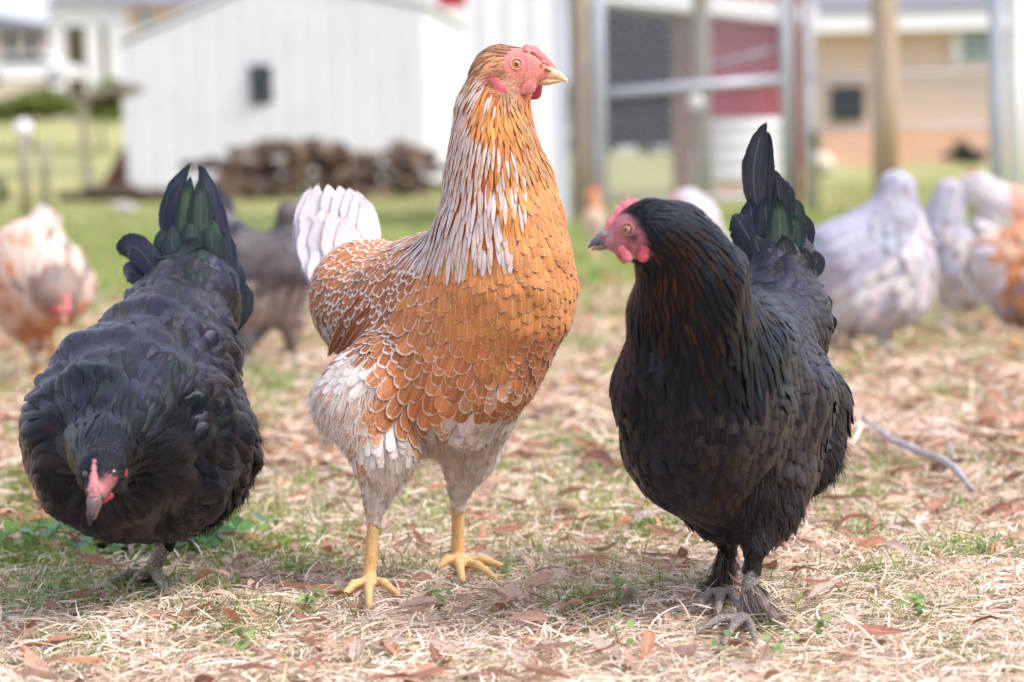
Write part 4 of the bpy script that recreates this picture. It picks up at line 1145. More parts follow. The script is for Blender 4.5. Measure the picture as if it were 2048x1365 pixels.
# ---------------------------------------------------------------- ground sheet
def mat_ground():
    t = NT('yard_ground')
    pos = t.n('ShaderNodeNewGeometry').outputs[0]
    x, y, z = t.sep(pos)
    soil = t.mix(t.ramp(t.noise(pos, 45, 4, .65), .35, .7), lin(124, 98, 80), lin(200, 178, 156))
    soil = t.mix(t.ramp(t.noise(pos, 9, 3), .45, .6), soil, lin(178, 144, 118))
    grass = t.mix(t.ramp(t.noise(pos, 30, 3, .6), .3, .7), lin(112, 124, 70), lin(152, 158, 100))
    grass = t.mix(t.ramp(t.noise(pos, 1.1, 3), .45, .65), grass, lin(174, 170, 120))
    far = t.ramp(y, 4.5, 9.0)
    n2 = t.ramp(t.noise(pos, 2.2, 3, .6), .42, .60)
    m = t.math('ADD', t.math('MULTIPLY', far, .85), t.math('MULTIPLY', n2, t.ramp(y, 2.6, 6.0, .15, .35)), clamp=True)
    c = t.mix(m, soil, grass)
    # bare tan soil by the fence on the far left and round the posts
    bare = t.math('MULTIPLY', t.ramp(t.noise(pos, .35, 2), .5, .62), t.ramp(y, 10, 16))
    c = t.mix(t.math('MULTIPLY', bare, .6), c, lin(186, 158, 128))
    t.pbsdf(c, .95, .1, Normal=t.bump(t.noise(pos, 90, 4, .7), .8, .006))
    return t.m
gx = np.concatenate([np.linspace(-150, -4, 12), np.linspace(-3, 3, 61), np.linspace(4, 150, 12)])
gy = np.concatenate([np.linspace(-20, 1, 8), np.linspace(1.2, 8, 69), np.geomspace(9, 420, 24)])
def gz(x, y):
    x = np.asarray(x, float); y = np.asarray(y, float)
    f = np.clip((y - 60) / 200, 0, 1)
    return 0.003 * np.sin(x * 9 + y * 5) + 0.003 * np.sin(x * 4.3 - y * 8.1) - 0.004 + 0.0 * f
Vg = np.array([(x, y, gz(x, y)) for y in gy for x in gx])
g = mesh('ground', Vg, grid_faces(len(gx), len(gy)), mat_ground())
g['kind'] = 'structure'

def zone(x, y):
    """0 = straw, 1 = leaf litter, mixed by a slow noise"""
    return (np.sin(x * 3.1 + 1.3 * y) + np.sin(x * 5.7 - 2.9 * y + 1) + np.sin(x * 1.7 + y * 4.1 + 2)) / 3

def scatter(n, y0, y1, power=1.0, pad=.12):
    """points in the camera's footprint; density falls with distance for power > 1"""
    u = rng.random(n)
    if power == 1: Y = y0 + (y1 - y0) * u
    else:
        a = 1 - power
        Y = (y0 ** a + (y1 ** a - y0 ** a) * u) ** (1 / a)
    X = (rng.random(n) * 2 - 1) * (0.235 * Y + pad)
    return X, Y

# ---------------------------------------------------------------- dry straw
M_STRAW = mat_vcol('dry_straw', .75, .25, None, 0, 0, .12, 90, trans=.15)
def blades(name, X, Y, L, w, tilt, cols, mat, seg=4, curl=.6, z0=0.0, stack=.012, label=None):
    n = len(X)
    az = rng.random(n) * 2 * math.pi
    h = np.stack([np.cos(az), np.sin(az), np.zeros(n)], 1)
    side = np.stack([-np.sin(az), np.cos(az), np.zeros(n)], 1)
    roll = rng.normal(0, .5, n)
    wv = side * np.cos(roll)[:, None] + np.array((0, 0, 1)) * np.sin(roll)[:, None]
    P = np.stack([X, Y, gz(X, Y) + z0 + rng.random(n) ** 2 * stack], 1)
    k1 = rng.normal(0, curl, n); k2 = rng.normal(0, curl, n)
    rows = []
    for j in range(seg):
        t = j / (seg - 1)
        up = np.sin(tilt) * t * L - (np.abs(k2) * .35 * t * t * L * (tilt > .35))
        up = up - np.where(tilt <= .35, .0, 0)
        arch = .25 * L * np.where(tilt < .35, np.abs(k2) * t * (1 - t), 0)
        c = P + h * (np.cos(tilt) * t * L)[:, None] + side * (k1 * .5 * t * t * L)[:, None] + np.array((0, 0, 1)) * (up + arch)[:, None]
        ww = (w * (1 - .75 * t ** 2) / 2)[:, None]
        rows.append(np.stack([c - wv * ww, c + wv * ww], 1))
    V = np.concatenate(rows, 1)
    f = np.array([(2 * i, 2 * i + 1, 2 * i + 3, 2 * i + 2) for i in range(seg - 1)])
    F = (f[None] + (np.arange(n) * seg * 2)[:, None, None]).reshape(-1, 4)
    o = mesh(name, V.reshape(-1, 3), F, mat, None, dict(ca=np.repeat(cols, seg * 2, 0)))
    tag(o, label, name.replace('_', ' '), None, 'stuff')
    return o
SC_ = np.array([lin(234, 216, 196), lin(242, 230, 216), lin(226, 204, 184), lin(216, 188, 162), lin(240, 222, 210), lin(196, 164, 142), lin(228, 200, 162)])
n = 120000
X, Y = scatter(n, 1.55, 3.1, 1.6)
z = zone(X, Y)
keep = rng.random(n) < np.clip(.95 - .8 * (z + .1) * np.clip((Y - 1.9) / .5, 0, 1), .12, 1)
FEET = np.array([G(*q)[:2] for q in ((738, 1200), (700, 1196), (780, 1190), (925, 1150), (890, 1140), (980, 1148), (1490, 1262), (1430, 1270), (1540, 1275), (1445, 1200), (290, 1168), (240, 1170))])
fd = np.min(np.linalg.norm(np.stack([X, Y], 1)[:, None] - FEET[None], axis=2), 1)
keep &= (fd > .024) | (rng.random(n) < .22)
X, Y = X[keep], Y[keep]; n = len(X)
cols = SC_[rng.choice(len(SC_), n, p=[.24, .2, .18, .12, .12, .07, .07])] * np.exp(rng.normal(0, .12, (n, 1)))
tilt = np.where(rng.random(n) < .2, rng.uniform(.2, .75, n), rng.uniform(-.04, .2, n))
blades('dry_straw', X, Y, rng.gamma(3.0, .0052, n) + .006, rng.uniform(.0006, .0021, n), tilt, cols, M_STRAW, 5, .8, 0, .014,
       'layer of cut pale dry grass straw covering the ground in front of the hens')
n = 34000
X, Y = scatter(n, 3.0, 7.0, 1.3)
cols = SC_[rng.integers(0, len(SC_), n)] * np.exp(rng.normal(0, .15, (n, 1)))
blades('dry_straw', X, Y, rng.gamma(4, .012, n) + .01, rng.uniform(.0015, .004, n), rng.uniform(-.04, .35, n), cols, M_STRAW, 3, .8, 0, .015,
       'thin scattered dry grass among leaves behind the hens')

# ---------------------------------------------------------------- green grass and clover
M_GRASS = mat_vcol('green_grass', .55, .3, None, 0, 0, .15, 60, trans=.35)
GC_ = np.array([lin(122, 150, 62), lin(146, 168, 84), lin(104, 132, 56), lin(162, 174, 106), lin(176, 172, 116)])
def tufts(cx, cy, nb, spread, hL):
    X = []; Y = []
    for x, y, s, k in zip(cx, cy, spread, nb):
        X.append(rng.normal(x, s, k)); Y.append(rng.normal(y, s * 1.2, k))
    return np.concatenate(X), np.concatenate(Y)
cents = [(40, 1090), (100, 1105), (15, 1130), (160, 1150), (60, 1180), (140, 1230), (40, 1215), (330, 1105), (400, 1105), (500, 1110), (90, 1075), (20, 1050), (60, 1060), (30, 1120), (90, 1130), (130, 1190), (180, 1210), (220, 1110), (300, 1190), (250, 1185), (280, 1190), (340, 1180), (420, 1140), (440, 1190), (60, 985), (30, 1000), (20, 1160),
         (560, 1100), (570, 1090), (600, 1150), (650, 1120), (450, 1040), (520, 1050), (480, 1255), (470, 1240), (150, 1300), (820, 1150), (1010, 1140), (1040, 1100), (1160, 1210), (1150, 1225), (1190, 1200), (1330, 1180),
         (1290, 1090), (1310, 1060), (1180, 900), (1190, 920), (1060, 900), (1080, 880), (1240, 960), (1760, 1160), (1860, 1130), (1920, 1120), (1850, 1220), (1990, 1110), (1720, 1070), (1980, 1330), (500, 1290), (120, 1330),
         (550, 800), (540, 840), (545, 780), (1160, 700), (1080, 620), (1150, 560), (1190, 640), (1880, 700), (1780, 720), (1960, 740), (1700, 760), (1700, 640), (1820, 660), (1900, 800), (1240, 760), (500, 760), (20, 800), (30, 960)]
cx, cy, sp, nb = [], [], [], []
for (px, py) in cents:
    p = G(px, py)
    cx.append(p[0]); cy.append(p[1]); sp.append(.015 * p[1] / 2 * rng.uniform(.7, 1.6)); nb.append(int(rng.uniform(110, 240)))
Xr, Yr = scatter(420, 1.7, 3.6, 1.5)
for x, y in zip(Xr, Yr): cx.append(x); cy.append(y); sp.append(rng.uniform(.006, .03)); nb.append(int(rng.uniform(8, 45)))
X, Y = tufts(cx, cy, nb, sp, 0)
n = len(X)
cols = GC_[rng.choice(5, n, p=[.32, .28, .2, .12, .08])] * np.exp(rng.normal(0, .15, (n, 1)))
blades('green_grass', X, Y, rng.uniform(.010, .034, n) * np.clip(Y / 2.2, .8, 2), rng.uniform(.0008, .0018, n) * np.clip(Y / 2.2, 1, 2), rng.uniform(.5, 1.45, n), cols, M_GRASS, 4, .7, 0.0, .002,
       'short bright green grass tufts growing through the straw near the hens')
n = 72000
X, Y = scatter(n, 2.5, 24, 1.45, .3)
z = zone(X * .8, Y * .6)
keep = rng.random(n) < np.clip((Y - 2.4) / 7 + .5 * z + .30, .06, 1)
X, Y = X[keep], Y[keep]; n = len(X)
cols = GC_[rng.integers(0, 5, n)] * np.exp(rng.normal(0, .2, (n, 1)))
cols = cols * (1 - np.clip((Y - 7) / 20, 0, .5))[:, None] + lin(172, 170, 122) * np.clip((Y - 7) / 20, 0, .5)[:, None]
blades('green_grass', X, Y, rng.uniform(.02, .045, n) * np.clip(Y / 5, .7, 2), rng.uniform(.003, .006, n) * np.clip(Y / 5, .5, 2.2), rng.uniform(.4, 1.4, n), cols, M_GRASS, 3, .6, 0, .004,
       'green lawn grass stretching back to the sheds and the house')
# small round leaved weeds
def weeds(spots, label, cols, r=.0042):
    V, F, C = [], [], []
    for (px, py, k, s) in spots:
        p0 = G(px, py)
        for i in range(k):
            a = rng.random() * 6.28; d = abs(rng.normal(0, s))
            c = np.array((p0[0] + d * math.cos(a), p0[1] + d * math.sin(a) * 1.3, rng.uniform(.008, .026)))
            nrm_ = norm(np.array((rng.normal(0, .4), rng.normal(0, .4) - .35, 1)))
            u_ = norm(np.cross(nrm_, rng.normal(0, 1, 3))); v_ = np.cross(nrm_, u_)
            rr = r * rng.uniform(.6, 1.4)
            b0 = len(V)
            pr = [(0, -1.3), (.7, -.6), (.9, .2), (.5, .9), (0, 1.15), (-.5, .9), (-.9, .2), (-.7, -.6)]
            V.append(c - nrm_ * rr * .25)
            for (q1, q2) in pr: V.append(c + u_ * q1 * rr + v_ * q2 * rr)
            cc = cols[rng.integers(len(cols))] * math.exp(rng.normal(0, .15))
            C += [cc] * 9
            F += [(b0, b0 + 1 + m, b0 + 1 + (m + 1) % 8) for m in range(8)]
    o = mesh('clover', np.array(V), F, M_GRASS, None, dict(ca=np.array(C)))
    tag(o, label, 'weeds', None, 'stuff')
weeds([(225, 1112, 130, .030), (300, 1105, 110, .034), (260, 1098, 110, .034), (370, 1110, 60, .03), (200, 1100, 50, .02), (60, 1105, 50, .03), (440, 1095, 40, .03)], 'low clump of broad green weeds under the pecking black hen',
      [lin(84, 126, 70), lin(98, 142, 82), lin(116, 152, 76), lin(120, 150, 128)], .0060)
weeds([(620, 1250, 26, .010), (880, 1235, 20, .008), (490, 1330, 24, .009), (1830, 1250, 24, .009), (1640, 1290, 10, .01), (1250, 1300, 8, .01), (70, 1240, 30, .015), (110, 1200, 30, .015), (860, 1215, 8, .01), (1560, 1325, 12, .012), (640, 1230, 12, .01),
       (1450, 1330, 8, .01), (300, 1190, 30, .012), (1400, 1190, 10, .01), (1020, 1180, 10, .01), (1240, 1220, 8, .01)], 'scattered tiny round green clover leaves in the straw',
      [lin(140, 162, 104), lin(156, 174, 116), lin(122, 146, 94)], .0030)

# ---------------------------------------------------------------- fallen leaves
def mat_leaf():
    t = NT('dry_fallen_leaf')
    ca = t.attr('ca').outputs[0]
    u, v, _ = t.sep(t.n('ShaderNodeUVMap').outputs[0])
    pos = t.n('ShaderNodeNewGeometry').outputs[0]
    a = t.math('ABSOLUTE', t.math('MULTIPLY_ADD', u, 2, -1))
    vein = t.math('MULTIPLY', t.ramp(a, .03, .10, 1, 0), .45)
    side = t.math('SINE', t.math('MULTIPLY', t.math('SUBTRACT', t.math('MULTIPLY', v, 9), t.math('MULTIPLY', a, 2.2)), 6.28))
    n1 = t.noise(pos, 160, 4, .65)
    k = t.ramp(n1, .25, .75, .72, 1.14)
    c = t.mix(1, ca, t.comb(k, k, k), 'MULTIPLY')
    c = t.mix(t.math('MULTIPLY', t.ramp(t.noise(pos, 420, 2), .66, .74), .5), c, lin(110, 70, 50))
    c = t.mix(vein, c, lin(232, 196, 168))
    b = t.pbsdf(c, .55, .35, Normal=t.bump(t.math('ADD', t.math('MULTIPLY', side, .25), n1), .5, .0008))
    tr = t.n('ShaderNodeBsdfTranslucent'); t.put(tr.inputs[0], c)
    mx = t.n('ShaderNodeMixShader'); mx.inputs[0].default_value = .18
    t.t.links.new(b.outputs[0], mx.inputs[1]); t.t.links.new(tr.outputs[0], mx.inputs[2]); t.t.links.new(mx.outputs[0], t.out.inputs[0])
    return t.m
M_LEAF = mat_leaf()
LU, LV = 5, 9
LF = grid_faces(LU, LV)
LUV = np.array([(i / (LU - 1), j / (LV - 1)) for j in range(LV) for i in range(LU)])
def leaf_geo(P, az, L, Wd, pitch, rollv, fold, curl, twist, kind):
    n = len(P)
    t = np.linspace(0, 1, LV)
    lance = np.sin(np.pi * t ** .85) ** .85 * (1 - .1 * t) + .02
    ovate = np.sin(np.pi * t ** .62) ** .8 + .02
    pf = np.where((kind == 0)[:, None], lance[None], ovate[None]) * (1 + rng.normal(0, .05, (n, LV)))
    us = np.linspace(-1, 1, LU)
    tc = t - .5
    x = tc[None] * L[:, None]                                   # along
    zc = curl[:, None] * L[:, None] * (tc[None] ** 2) * 2.0
    bend = rng.normal(0, .10, (n, 1)) * L[:, None] * (tc[None] ** 2) * 4
    tw = twist[:, None] * tc[None] + rollv[:, None]
    w = pf * Wd[:, None] / 2
    y = us[None, None] * w[..., None]
    zf = fold[:, None, None] * np.abs(us)[None, None] * w[..., None]
    yy = y * np.cos(tw)[..., None] - zf * np.sin(tw)[..., None] + bend[..., None]
    zz = y * np.sin(tw)[..., None] + zf * np.cos(tw)[..., None] + zc[..., None] + rng.normal(0, .0004, (n, LV, LU))
    xx = np.repeat(x[..., None], LU, -1)
    cp, sp_ = np.cos(pitch)[:, None, None], np.sin(pitch)[:, None, None]
    X1 = xx * cp - zz * sp_; Z1 = xx * sp_ + zz * cp
    ca_, sa_ = np.cos(az)[:, None, None], np.sin(az)[:, None, None]
    Xw = X1 * ca_ - yy * sa_; Yw = X1 * sa_ + yy * ca_
    V = np.stack([Xw, Yw, Z1], -1).reshape(n, -1, 3)
    V[..., 2] -= V[..., 2].min(1)[:, None] * .75
    return V + P[:, None]
LC = [('pinkish tan', lin(196, 156, 134)), ('rust brown', lin(164, 114, 94)), ('orange brown', lin(186, 132, 104)), ('pale greyish', lin(196, 174, 162)), ('dark brown', lin(130, 90, 74)), ('light pink', lin(210, 178, 160))]
def leaf_set(n, y0, y1, power, pmix, zr=.016, pad=.1, big=1.0):
    X, Y = scatter(n, y0, y1, power, pad)
    z = zone(X, Y)
    keep = rng.random(n) < np.clip(.02 + .95 * np.clip((Y - 1.85) / .9, 0, 1) + .5 * z, .06, 1)
    X, Y = X[keep], Y[keep]; n = len(X)
    kind = (rng.random(n) < .04).astype(int)
    L = rng.uniform(.020, .052, n) * big; Wd = L * np.where(kind == 0, rng.uniform(.20, .32, n), rng.uniform(.45, .6, n))
    P = np.stack([X, Y, gz(X, Y) + .003 + rng.random(n) * zr], 1)
    V = leaf_geo(P, rng.random(n) * 6.283, L, Wd, rng.normal(0, .22, n), rng.normal(0, .45, n), rng.uniform(.0, .6, n), rng.normal(0, .22, n), rng.normal(0, .7, n), kind)
    ci = rng.choice(6, n, p=pmix)
    col = np.array([LC[i][1] for i in ci]) * np.exp(rng.normal(0, .13, (n, 1)))
    return V, P, L, Wd, ci, col, kind
def leaves_one(name, V, col, ix):
    n = len(ix); K = LU * LV
    F = (LF[None] + (np.arange(n) * K)[:, None, None]).reshape(-1, 4)
    return mesh(name, V[ix].reshape(-1, 3), F, M_LEAF, None, dict(ca=np.repeat(col[ix], K, 0)), np.tile(LUV, (n, 1)))
near = leaf_set(2100, 1.62, 3.2, 1.4, [.34, .18, .12, .16, .07, .13])
# hero leaves that can be pointed at in the photograph: px, py, length px, picture angle, colour, tilt
hero = [(520, 1238, 92, 125, 'pinkish tan', .25, 'large pinkish tan leaf leaning in the straw between the pecking hen and the orange hen'),
        (1215, 1300, 120, 38, 'orange brown', .2, 'long orange brown leaf propped at a slant in the straw at the bottom middle'),
        (1530, 1310, 78, 62, 'pinkish tan', .6, 'pinkish leaf standing upright in front of the foot of the black hen on the right'),
        (1475, 1330, 70, 130, 'pale greyish', .2, 'greyish tan leaf below the toes of the black hen on the right'),
        (1745, 1262, 120, 172, 'rust brown', .1, 'broad rust brown leaf lying flat at the lower right, right of the black hen'),
        (1180, 1118, 84, 176, 'orange brown', .06, 'orange brown leaf lying flat between the orange hen and the black hen on the right'),
        (95, 1290, 110, 10, 'pinkish tan', .1, 'long pinkish leaf lying along the bottom left corner'),
        (110, 1320, 100, 28, 'light pink', .15, 'light pink leaf lying slanted below the long one at the bottom left corner'),
        (190, 1125, 90, 170, 'rust brown', .3, 'curled rust brown leaf in front of the breast of the pecking hen'),
        (350, 1235, 130, 174, 'rust brown', .1, 'curled rust brown leaf lying in front of the foot of the pecking hen'),
        (380, 1215, 60, 75, 'pinkish tan', .5, 'short pinkish leaf standing up before the foot of the pecking hen'),
        (425, 1225, 90, 40, 'pinkish tan', .3, 'narrow pinkish leaf leaning right of the upright one before the pecking hen'),
        (590, 1170, 70, 175, 'rust brown', .05, 'rust brown leaf lying flat left of the front foot of the orange hen'),
        (650, 1180, 90, 178, 'rust brown', .1, 'dark rust leaf touching the toes of the orange hen'),
        (480, 1075, 90, 178, 'orange brown', .1, 'orange brown leaf lying behind the pecking hen foot'),
        (1880, 1120, 50, 100, 'orange brown', .4, 'small orange leaf standing in the straw at the right edge of the clearing'),
        (880, 1290, 90, 130, 'light pink', .1, 'pale pink narrow leaf lying in the straw below the orange hen'),
        (1010, 1190, 120, 150, 'light pink', .08, 'long pale pink leaf lying right of the back foot of the orange hen'),
        (790, 1190, 52, 120, 'rust brown', .3, 'small brown leaf standing between the feet of the orange hen'),
        (1330, 1115, 90, 178, 'dark brown', .1, 'dark curled leaf lying left of the black hen feet'),
        (1650, 1170, 90, 178, 'rust brown', .15, 'rust leaf lying half hidden in straw right of the black hen feet'),
        (1370, 1060, 60, 60, 'dark brown', .4, 'dark brown leaf standing up below the breast of the black hen')]
hp = []
for (px, py, Lp, ang, cn, til, lb) in hero:
    p = G(px, py, .012); L = Lp * pxm(p[1])
    hp.append((p, L, math.radians(ang), til, dict(LC)[cn], lb))
hP = np.array([h[0] for h in hp]); hP[:, 2] = .010
hL = np.array([h[1] for h in hp]); hA = np.array([h[2] for h in hp]); hT = np.array([h[3] for h in hp])
hV = leaf_geo(hP, hA, hL * 1.05, hL * .27, np.where(hT > .15, hT * np.where(hA > 1.2, 1, 1), hT), -.5 + 0 * hL, .25 + 0 * hL, .12 + 0 * hL, rng.normal(0, .3, len(hL)), np.zeros(len(hL), int))
hC = np.array([h[4] for h in hp])
for i in range(len(hp)):
    o = leaves_one('fallen_leaf', hV, hC, np.array([i]))
    tag(o, hp[i][5], 'leaf', 'fallen leaves on the ground')
V, P, L, Wd, ci, col, kind = near
size = L * Wd / P[:, 1] ** 2
inview = np.abs(P[:, 0]) < .21 * P[:, 1]
ybot = 300 + .4 * FPX / P[:, 1]
inview &= ybot < 1350
rank = np.argsort(-size * inview)
n_big = 270; labs = {}
LM = [(290, 1165, "pecking hen's foot"), (735, 1200, "orange hen's front foot"), (925, 1150, "orange hen's back foot"), (1490, 1262, "right black hen's foot"), (1445, 1200, "right black hen's rear foot"),
      (1830, 905, 'the stick'), (1900, 1200, 'the rust leaf at lower right'), (1180, 1118, 'the flat orange brown leaf'), (520, 1238, 'the big leaning pink leaf'), (100, 1290, 'the two pink corner leaves'), (1215, 1300, 'the slanted orange brown leaf'),
      (250, 1100, 'the broad green weeds'), (1990, 1110, 'the right edge grass'), (1150, 980, 'the bare gap between hens'), (560, 940, 'the grass between left hens'), (880, 1290, 'the pale pink narrow leaf')]
LMp = np.array([G(a, b_) for a, b_, _ in LM])
for r in rank[:n_big]:
    o = leaves_one('fallen_leaf', V, col, np.array([r])); q_ = V[r][LU * LV - 3] - V[r][2]
    way = ('tip up', 'tip down')[int(q_[2] < 0)] + (', pointing sideways' if abs(q_[0]) > 1.8 * abs(q_[1]) else ', pointing away' if abs(q_[1]) > 1.8 * abs(q_[0]) else ', slanting')
    d = np.linalg.norm((LMp - P[r])[:, :2], axis=1); j = int(np.argmin(d))
    side = 'right of' if P[r][0] > LMp[j][0] + .03 else 'left of' if P[r][0] < LMp[j][0] - .03 else ('in front of' if P[r][1] < LMp[j][1] else 'behind')
    sz = 'large' if L[r] > .046 else 'medium' if L[r] > .038 else 'small'
    lb = f"{sz} {LC[ci[r]][0]} {'' if kind[r] == 0 else 'oval '}leaf, {way}, {side} {LM[j][2]}"
    if len(lb.split()) > 15: lb = lb.replace('tip up, ', '').replace('tip down, ', '')
    labs.setdefault(lb, []).append((P[r][1], o))
for lb, L_ in labs.items():
    L_.sort(key=lambda q: q[0])
    for i, (_, o) in enumerate(L_):
        tag(o, lb if len(L_) == 1 else (('nearer ', 'farther ') if len(L_) == 2 else ('nearest ', 'middle ', 'farthest ', 'hindmost '))[min(i, 3 if len(L_) > 2 else 1)] + lb, 'leaf', 'fallen leaves on the ground')
o = leaves_one('leaf_litter', V, col, rank[n_big:])
tag(o, 'small dry leaves and leaf pieces scattered through the straw', 'leaf litter', None, 'stuff')
far = leaf_set(6500, 3.0, 11, 1.5, [.30, .20, .18, .14, .05, .13], .02, .2, 1.25)
o = leaves_one('leaf_litter', far[0], far[5], np.arange(len(far[0])))
tag(o, 'carpet of dry pink and orange leaves in the middle distance', 'leaf litter', None, 'stuff')

# crumbs of leaf and stem, flat among the straw
cr = leaf_set(5200, 1.6, 3.6, 1.3, [.30, .20, .10, .14, .10, .16], .012, .1, .36)
o = leaves_one('leaf_crumbs', cr[0], cr[5], np.arange(len(cr[0])))
tag(o, 'tiny flat crumbs of broken leaf and stem among the straw', 'leaf crumbs', None, 'stuff')
# twig
def tube_pts(name, pts, rad, mat, parent=None, seg=8, attrs=None):
    pts = np.array(pts, float); n = len(pts)
    d = norm(np.gradient(pts, axis=0))
    up = np.where(np.abs(d[:, 2:3]) > .9, np.array((1., 0, 0)), np.array((0, 0, 1.)))
    s = norm(np.cross(d, up)); t = np.cross(s, d)
    rad = np.broadcast_to(rad, (n,))
    V = []
    for i in range(n):
        for k in range(seg):
            a = 2 * math.pi * k / seg
            V.append(pts[i] + (s[i] * math.cos(a) + t[i] * math.sin(a)) * rad[i])
    F = [(i * seg + k, i * seg + (k + 1) % seg, (i + 1) * seg + (k + 1) % seg, (i + 1) * seg + k) for i in range(n - 1) for k in range(seg)]
    F += [tuple(range(seg))[::-1], tuple((n - 1) * seg + k for k in range(seg))]
    return mesh(name, np.array(V), F, mat, parent, attrs)
def mat_simple(name, color, rough=.8, spec=.3, scale=20, var=.15, bump=.2, bd=.002, color2=None, stretch=(1, 1, 1), metallic=0, trans=0):
    t = NT(name)
    pos = t.n('ShaderNodeTexCoord').outputs['Object']
    mp = t.n('ShaderNodeMapping'); t.put(mp.inputs[0], pos); mp.inputs['Scale'].default_value = stretch
    nz = t.noise(mp.outputs[0], scale, 4, .6)
    k = t.ramp(nz, .3, .7, 1 - var, 1 + var * .5)
    c = t.mix(1, tuple(color), t.comb(k, k, k), 'MULTIPLY')
    if color2 is not None: c = t.mix(t.ramp(t.noise(mp.outputs[0], scale * .35, 3), .42, .62), c, tuple(color2))
    b = t.pbsdf(c, rough, spec, Normal=t.bump(nz, bump, bd))
    b.inputs['Metallic'].default_value = metallic
    return t.m
M_TWIG = mat_simple('grey_twig_bark', lin(170, 164, 166), .85, .2, 90, .3, .5, .002)
tp = [(1728, 838), (1755, 862), (1785, 886), (1812, 892), (1840, 908), (1880, 925), (1910, 945), (1945, 985)]
pts = [G(x, y, .022) + np.array((0, 0, rng.uniform(0, .006))) for x, y in tp]
tube_pts('twig', pts, np.array([.003, .004, .004, .0048, .0046, .005, .0045, .003]), M_TWIG).update_tag()
tw = bpy.data.objects['twig']; tag(tw, 'bare crooked grey stick lying on the leaves at the right', 'stick')
tube_pts('side_twig', [G(1912, 935, .012), G(1905, 905, .016), G(1895, 880, .02)], np.array([.003, .0024, .0015]), M_TWIG, tw)

# ---------------------------------------------------------------- buildings and fences
def box(name, x0, x1, y0, y1, z0, z1, mat, parent=None, rot=0.0, pivot=None, bevel=0.0):
    V = np.array([(x, y, z) for z in (z0, z1) for y in (y0, y1) for x in (x0, x1)], float)
    if rot:
        pv = np.array(pivot if pivot is not None else ((x0 + x1) / 2, (y0 + y1) / 2, 0))
        c, s = math.cos(rot), math.sin(rot)
        d = V - pv; V = pv + np.stack([d[:, 0] * c - d[:, 1] * s, d[:, 0] * s + d[:, 1] * c, d[:, 2]], 1)
    F = [(0, 2, 3, 1), (4, 5, 7, 6), (0, 1, 5, 4), (2, 6, 7, 3), (0, 4, 6, 2), (1, 3, 7, 5)]
    return mesh(name, V, F, mat, parent, smooth=False)
def prism(name, pts, h, mat, parent=None):
    """solid between the polygon pts (3-D) and the same moved by h"""
    pts = np.array(pts, float); n = len(pts)
    V = np.concatenate([pts, pts + np.array(h, float)])
    F = [tuple(range(n))[::-1], tuple(range(n, 2 * n))] + [(i, (i + 1) % n, n + (i + 1) % n, n + i) for i in range(n)]
    return mesh(name, V, F, mat, parent, smooth=False)
def ribbed(name, A, B, z0, top, mat, parent, pitch=.23, depth=.025, horizontal=False, zt=None):
    """profiled metal sheet from A to B (plan points), bottom z0, top(s) = height along s in 0..1"""
    A, B = np.array(A, float)[:2], np.array(B, float)[:2]
    Ln = np.linalg.norm(B - A); d = (B - A) / Ln; nrm = np.array((d[1], -d[0]))
    V, F = [], []
    if not horizontal:
        xs = [0.0]; off = [0.0]; x = 0
        while x < Ln:
            for dx, o in ((.62, 0), (.70, 1), (.86, 1), (.94, 0), (1.0, 0)):
                xs.append(min(Ln, x + dx * pitch)); off.append(o)
            x += pitch
        for x, o in zip(xs, off):
            p = A + d * x + nrm * o * depth
            V += [(p[0], p[1], z0), (p[0], p[1], top(x / Ln))]
        n = len(xs)
        F = [(2 * i, 2 * i + 2, 2 * i + 3, 2 * i + 1) for i in range(n - 1) if xs[i + 1] > xs[i] + 1e-6]
    else:
        z = z0; zs = []
        H = top(0) - z0; m = int(H / pitch) * 6
        for i in range(m + 1):
            zz = z0 + H * i / m; o = .5 - .5 * math.cos(2 * math.pi * i / 6)
            pa, pb = A + nrm * o * depth, B + nrm * o * depth
            V += [(pa[0], pa[1], zz), (pb[0], pb[1], zz)]
        F = [(2 * i, 2 * i + 1, 2 * i + 3, 2 * i + 2) for i in range(m)]
    o = mesh(name, np.array(V), F, mat, parent, smooth=horizontal)
    md = o.modifiers.new('thickness', 'SOLIDIFY'); md.thickness = .003
    return o
XY = lambda px, py, D: W(px, py, D)[:2]
ZZ = lambda px, py, D: W(px, py, D)[2]
WHITE = lin(226, 226, 230)
M_WMETAL = mat_simple('white_painted_metal', lin(222, 222, 228), .45, .4, 1.5, .05, .05, .002)
M_WTRIM = mat_simple('white_trim', lin(230, 230, 232), .5, .4, 3, .05)
M_ROOFG = mat_simple('grey_roof', lin(128, 126, 136), .8, .3, 6, .15)
M_GLASS = mat_simple('dark_window_glass', lin(44, 54, 58), .15, .5, 1, .2, 0)
M_DARKF = mat_simple('dark_window_frame', lin(48, 54, 58), .5, .3, 5, .1)
M_WOODP = mat_simple('weathered_post_wood', lin(172, 158, 148), .85, .2, 12, .25, .5, .004, lin(140, 132, 104), (3, 3, .4))
M_WOODT = mat_simple('tan_pole_wood', lin(184, 164, 148), .85, .2, 10, .2, .5, .004, lin(160, 138, 108), (3, 3, .3))
M_STEEL = mat_simple('galvanised_pipe', lin(176, 180, 192), .45, .5, 15, .08, .05, .001, None, (1, 1, 1), .35)
M_RED = mat_simple('red_barn_boards', lin(168, 54, 68), .7, .25, 5, .12, .2, .003, None, (4, 4, .5))
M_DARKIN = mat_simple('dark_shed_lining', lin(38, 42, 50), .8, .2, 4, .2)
M_BRICK = mat_simple('tan_brick_wall', lin(208, 190, 176), .85, .2, 3, .08, .3, .01, lin(214, 186, 166))
M_BRICKO = mat_simple('orange_brick_wall', lin(214, 180, 156), .85, .2, 4, .12, .3, .01, lin(210, 170, 144))
M_SIDE = mat_simple('beige_siding', lin(206, 192, 178), .8, .2, 3, .1)
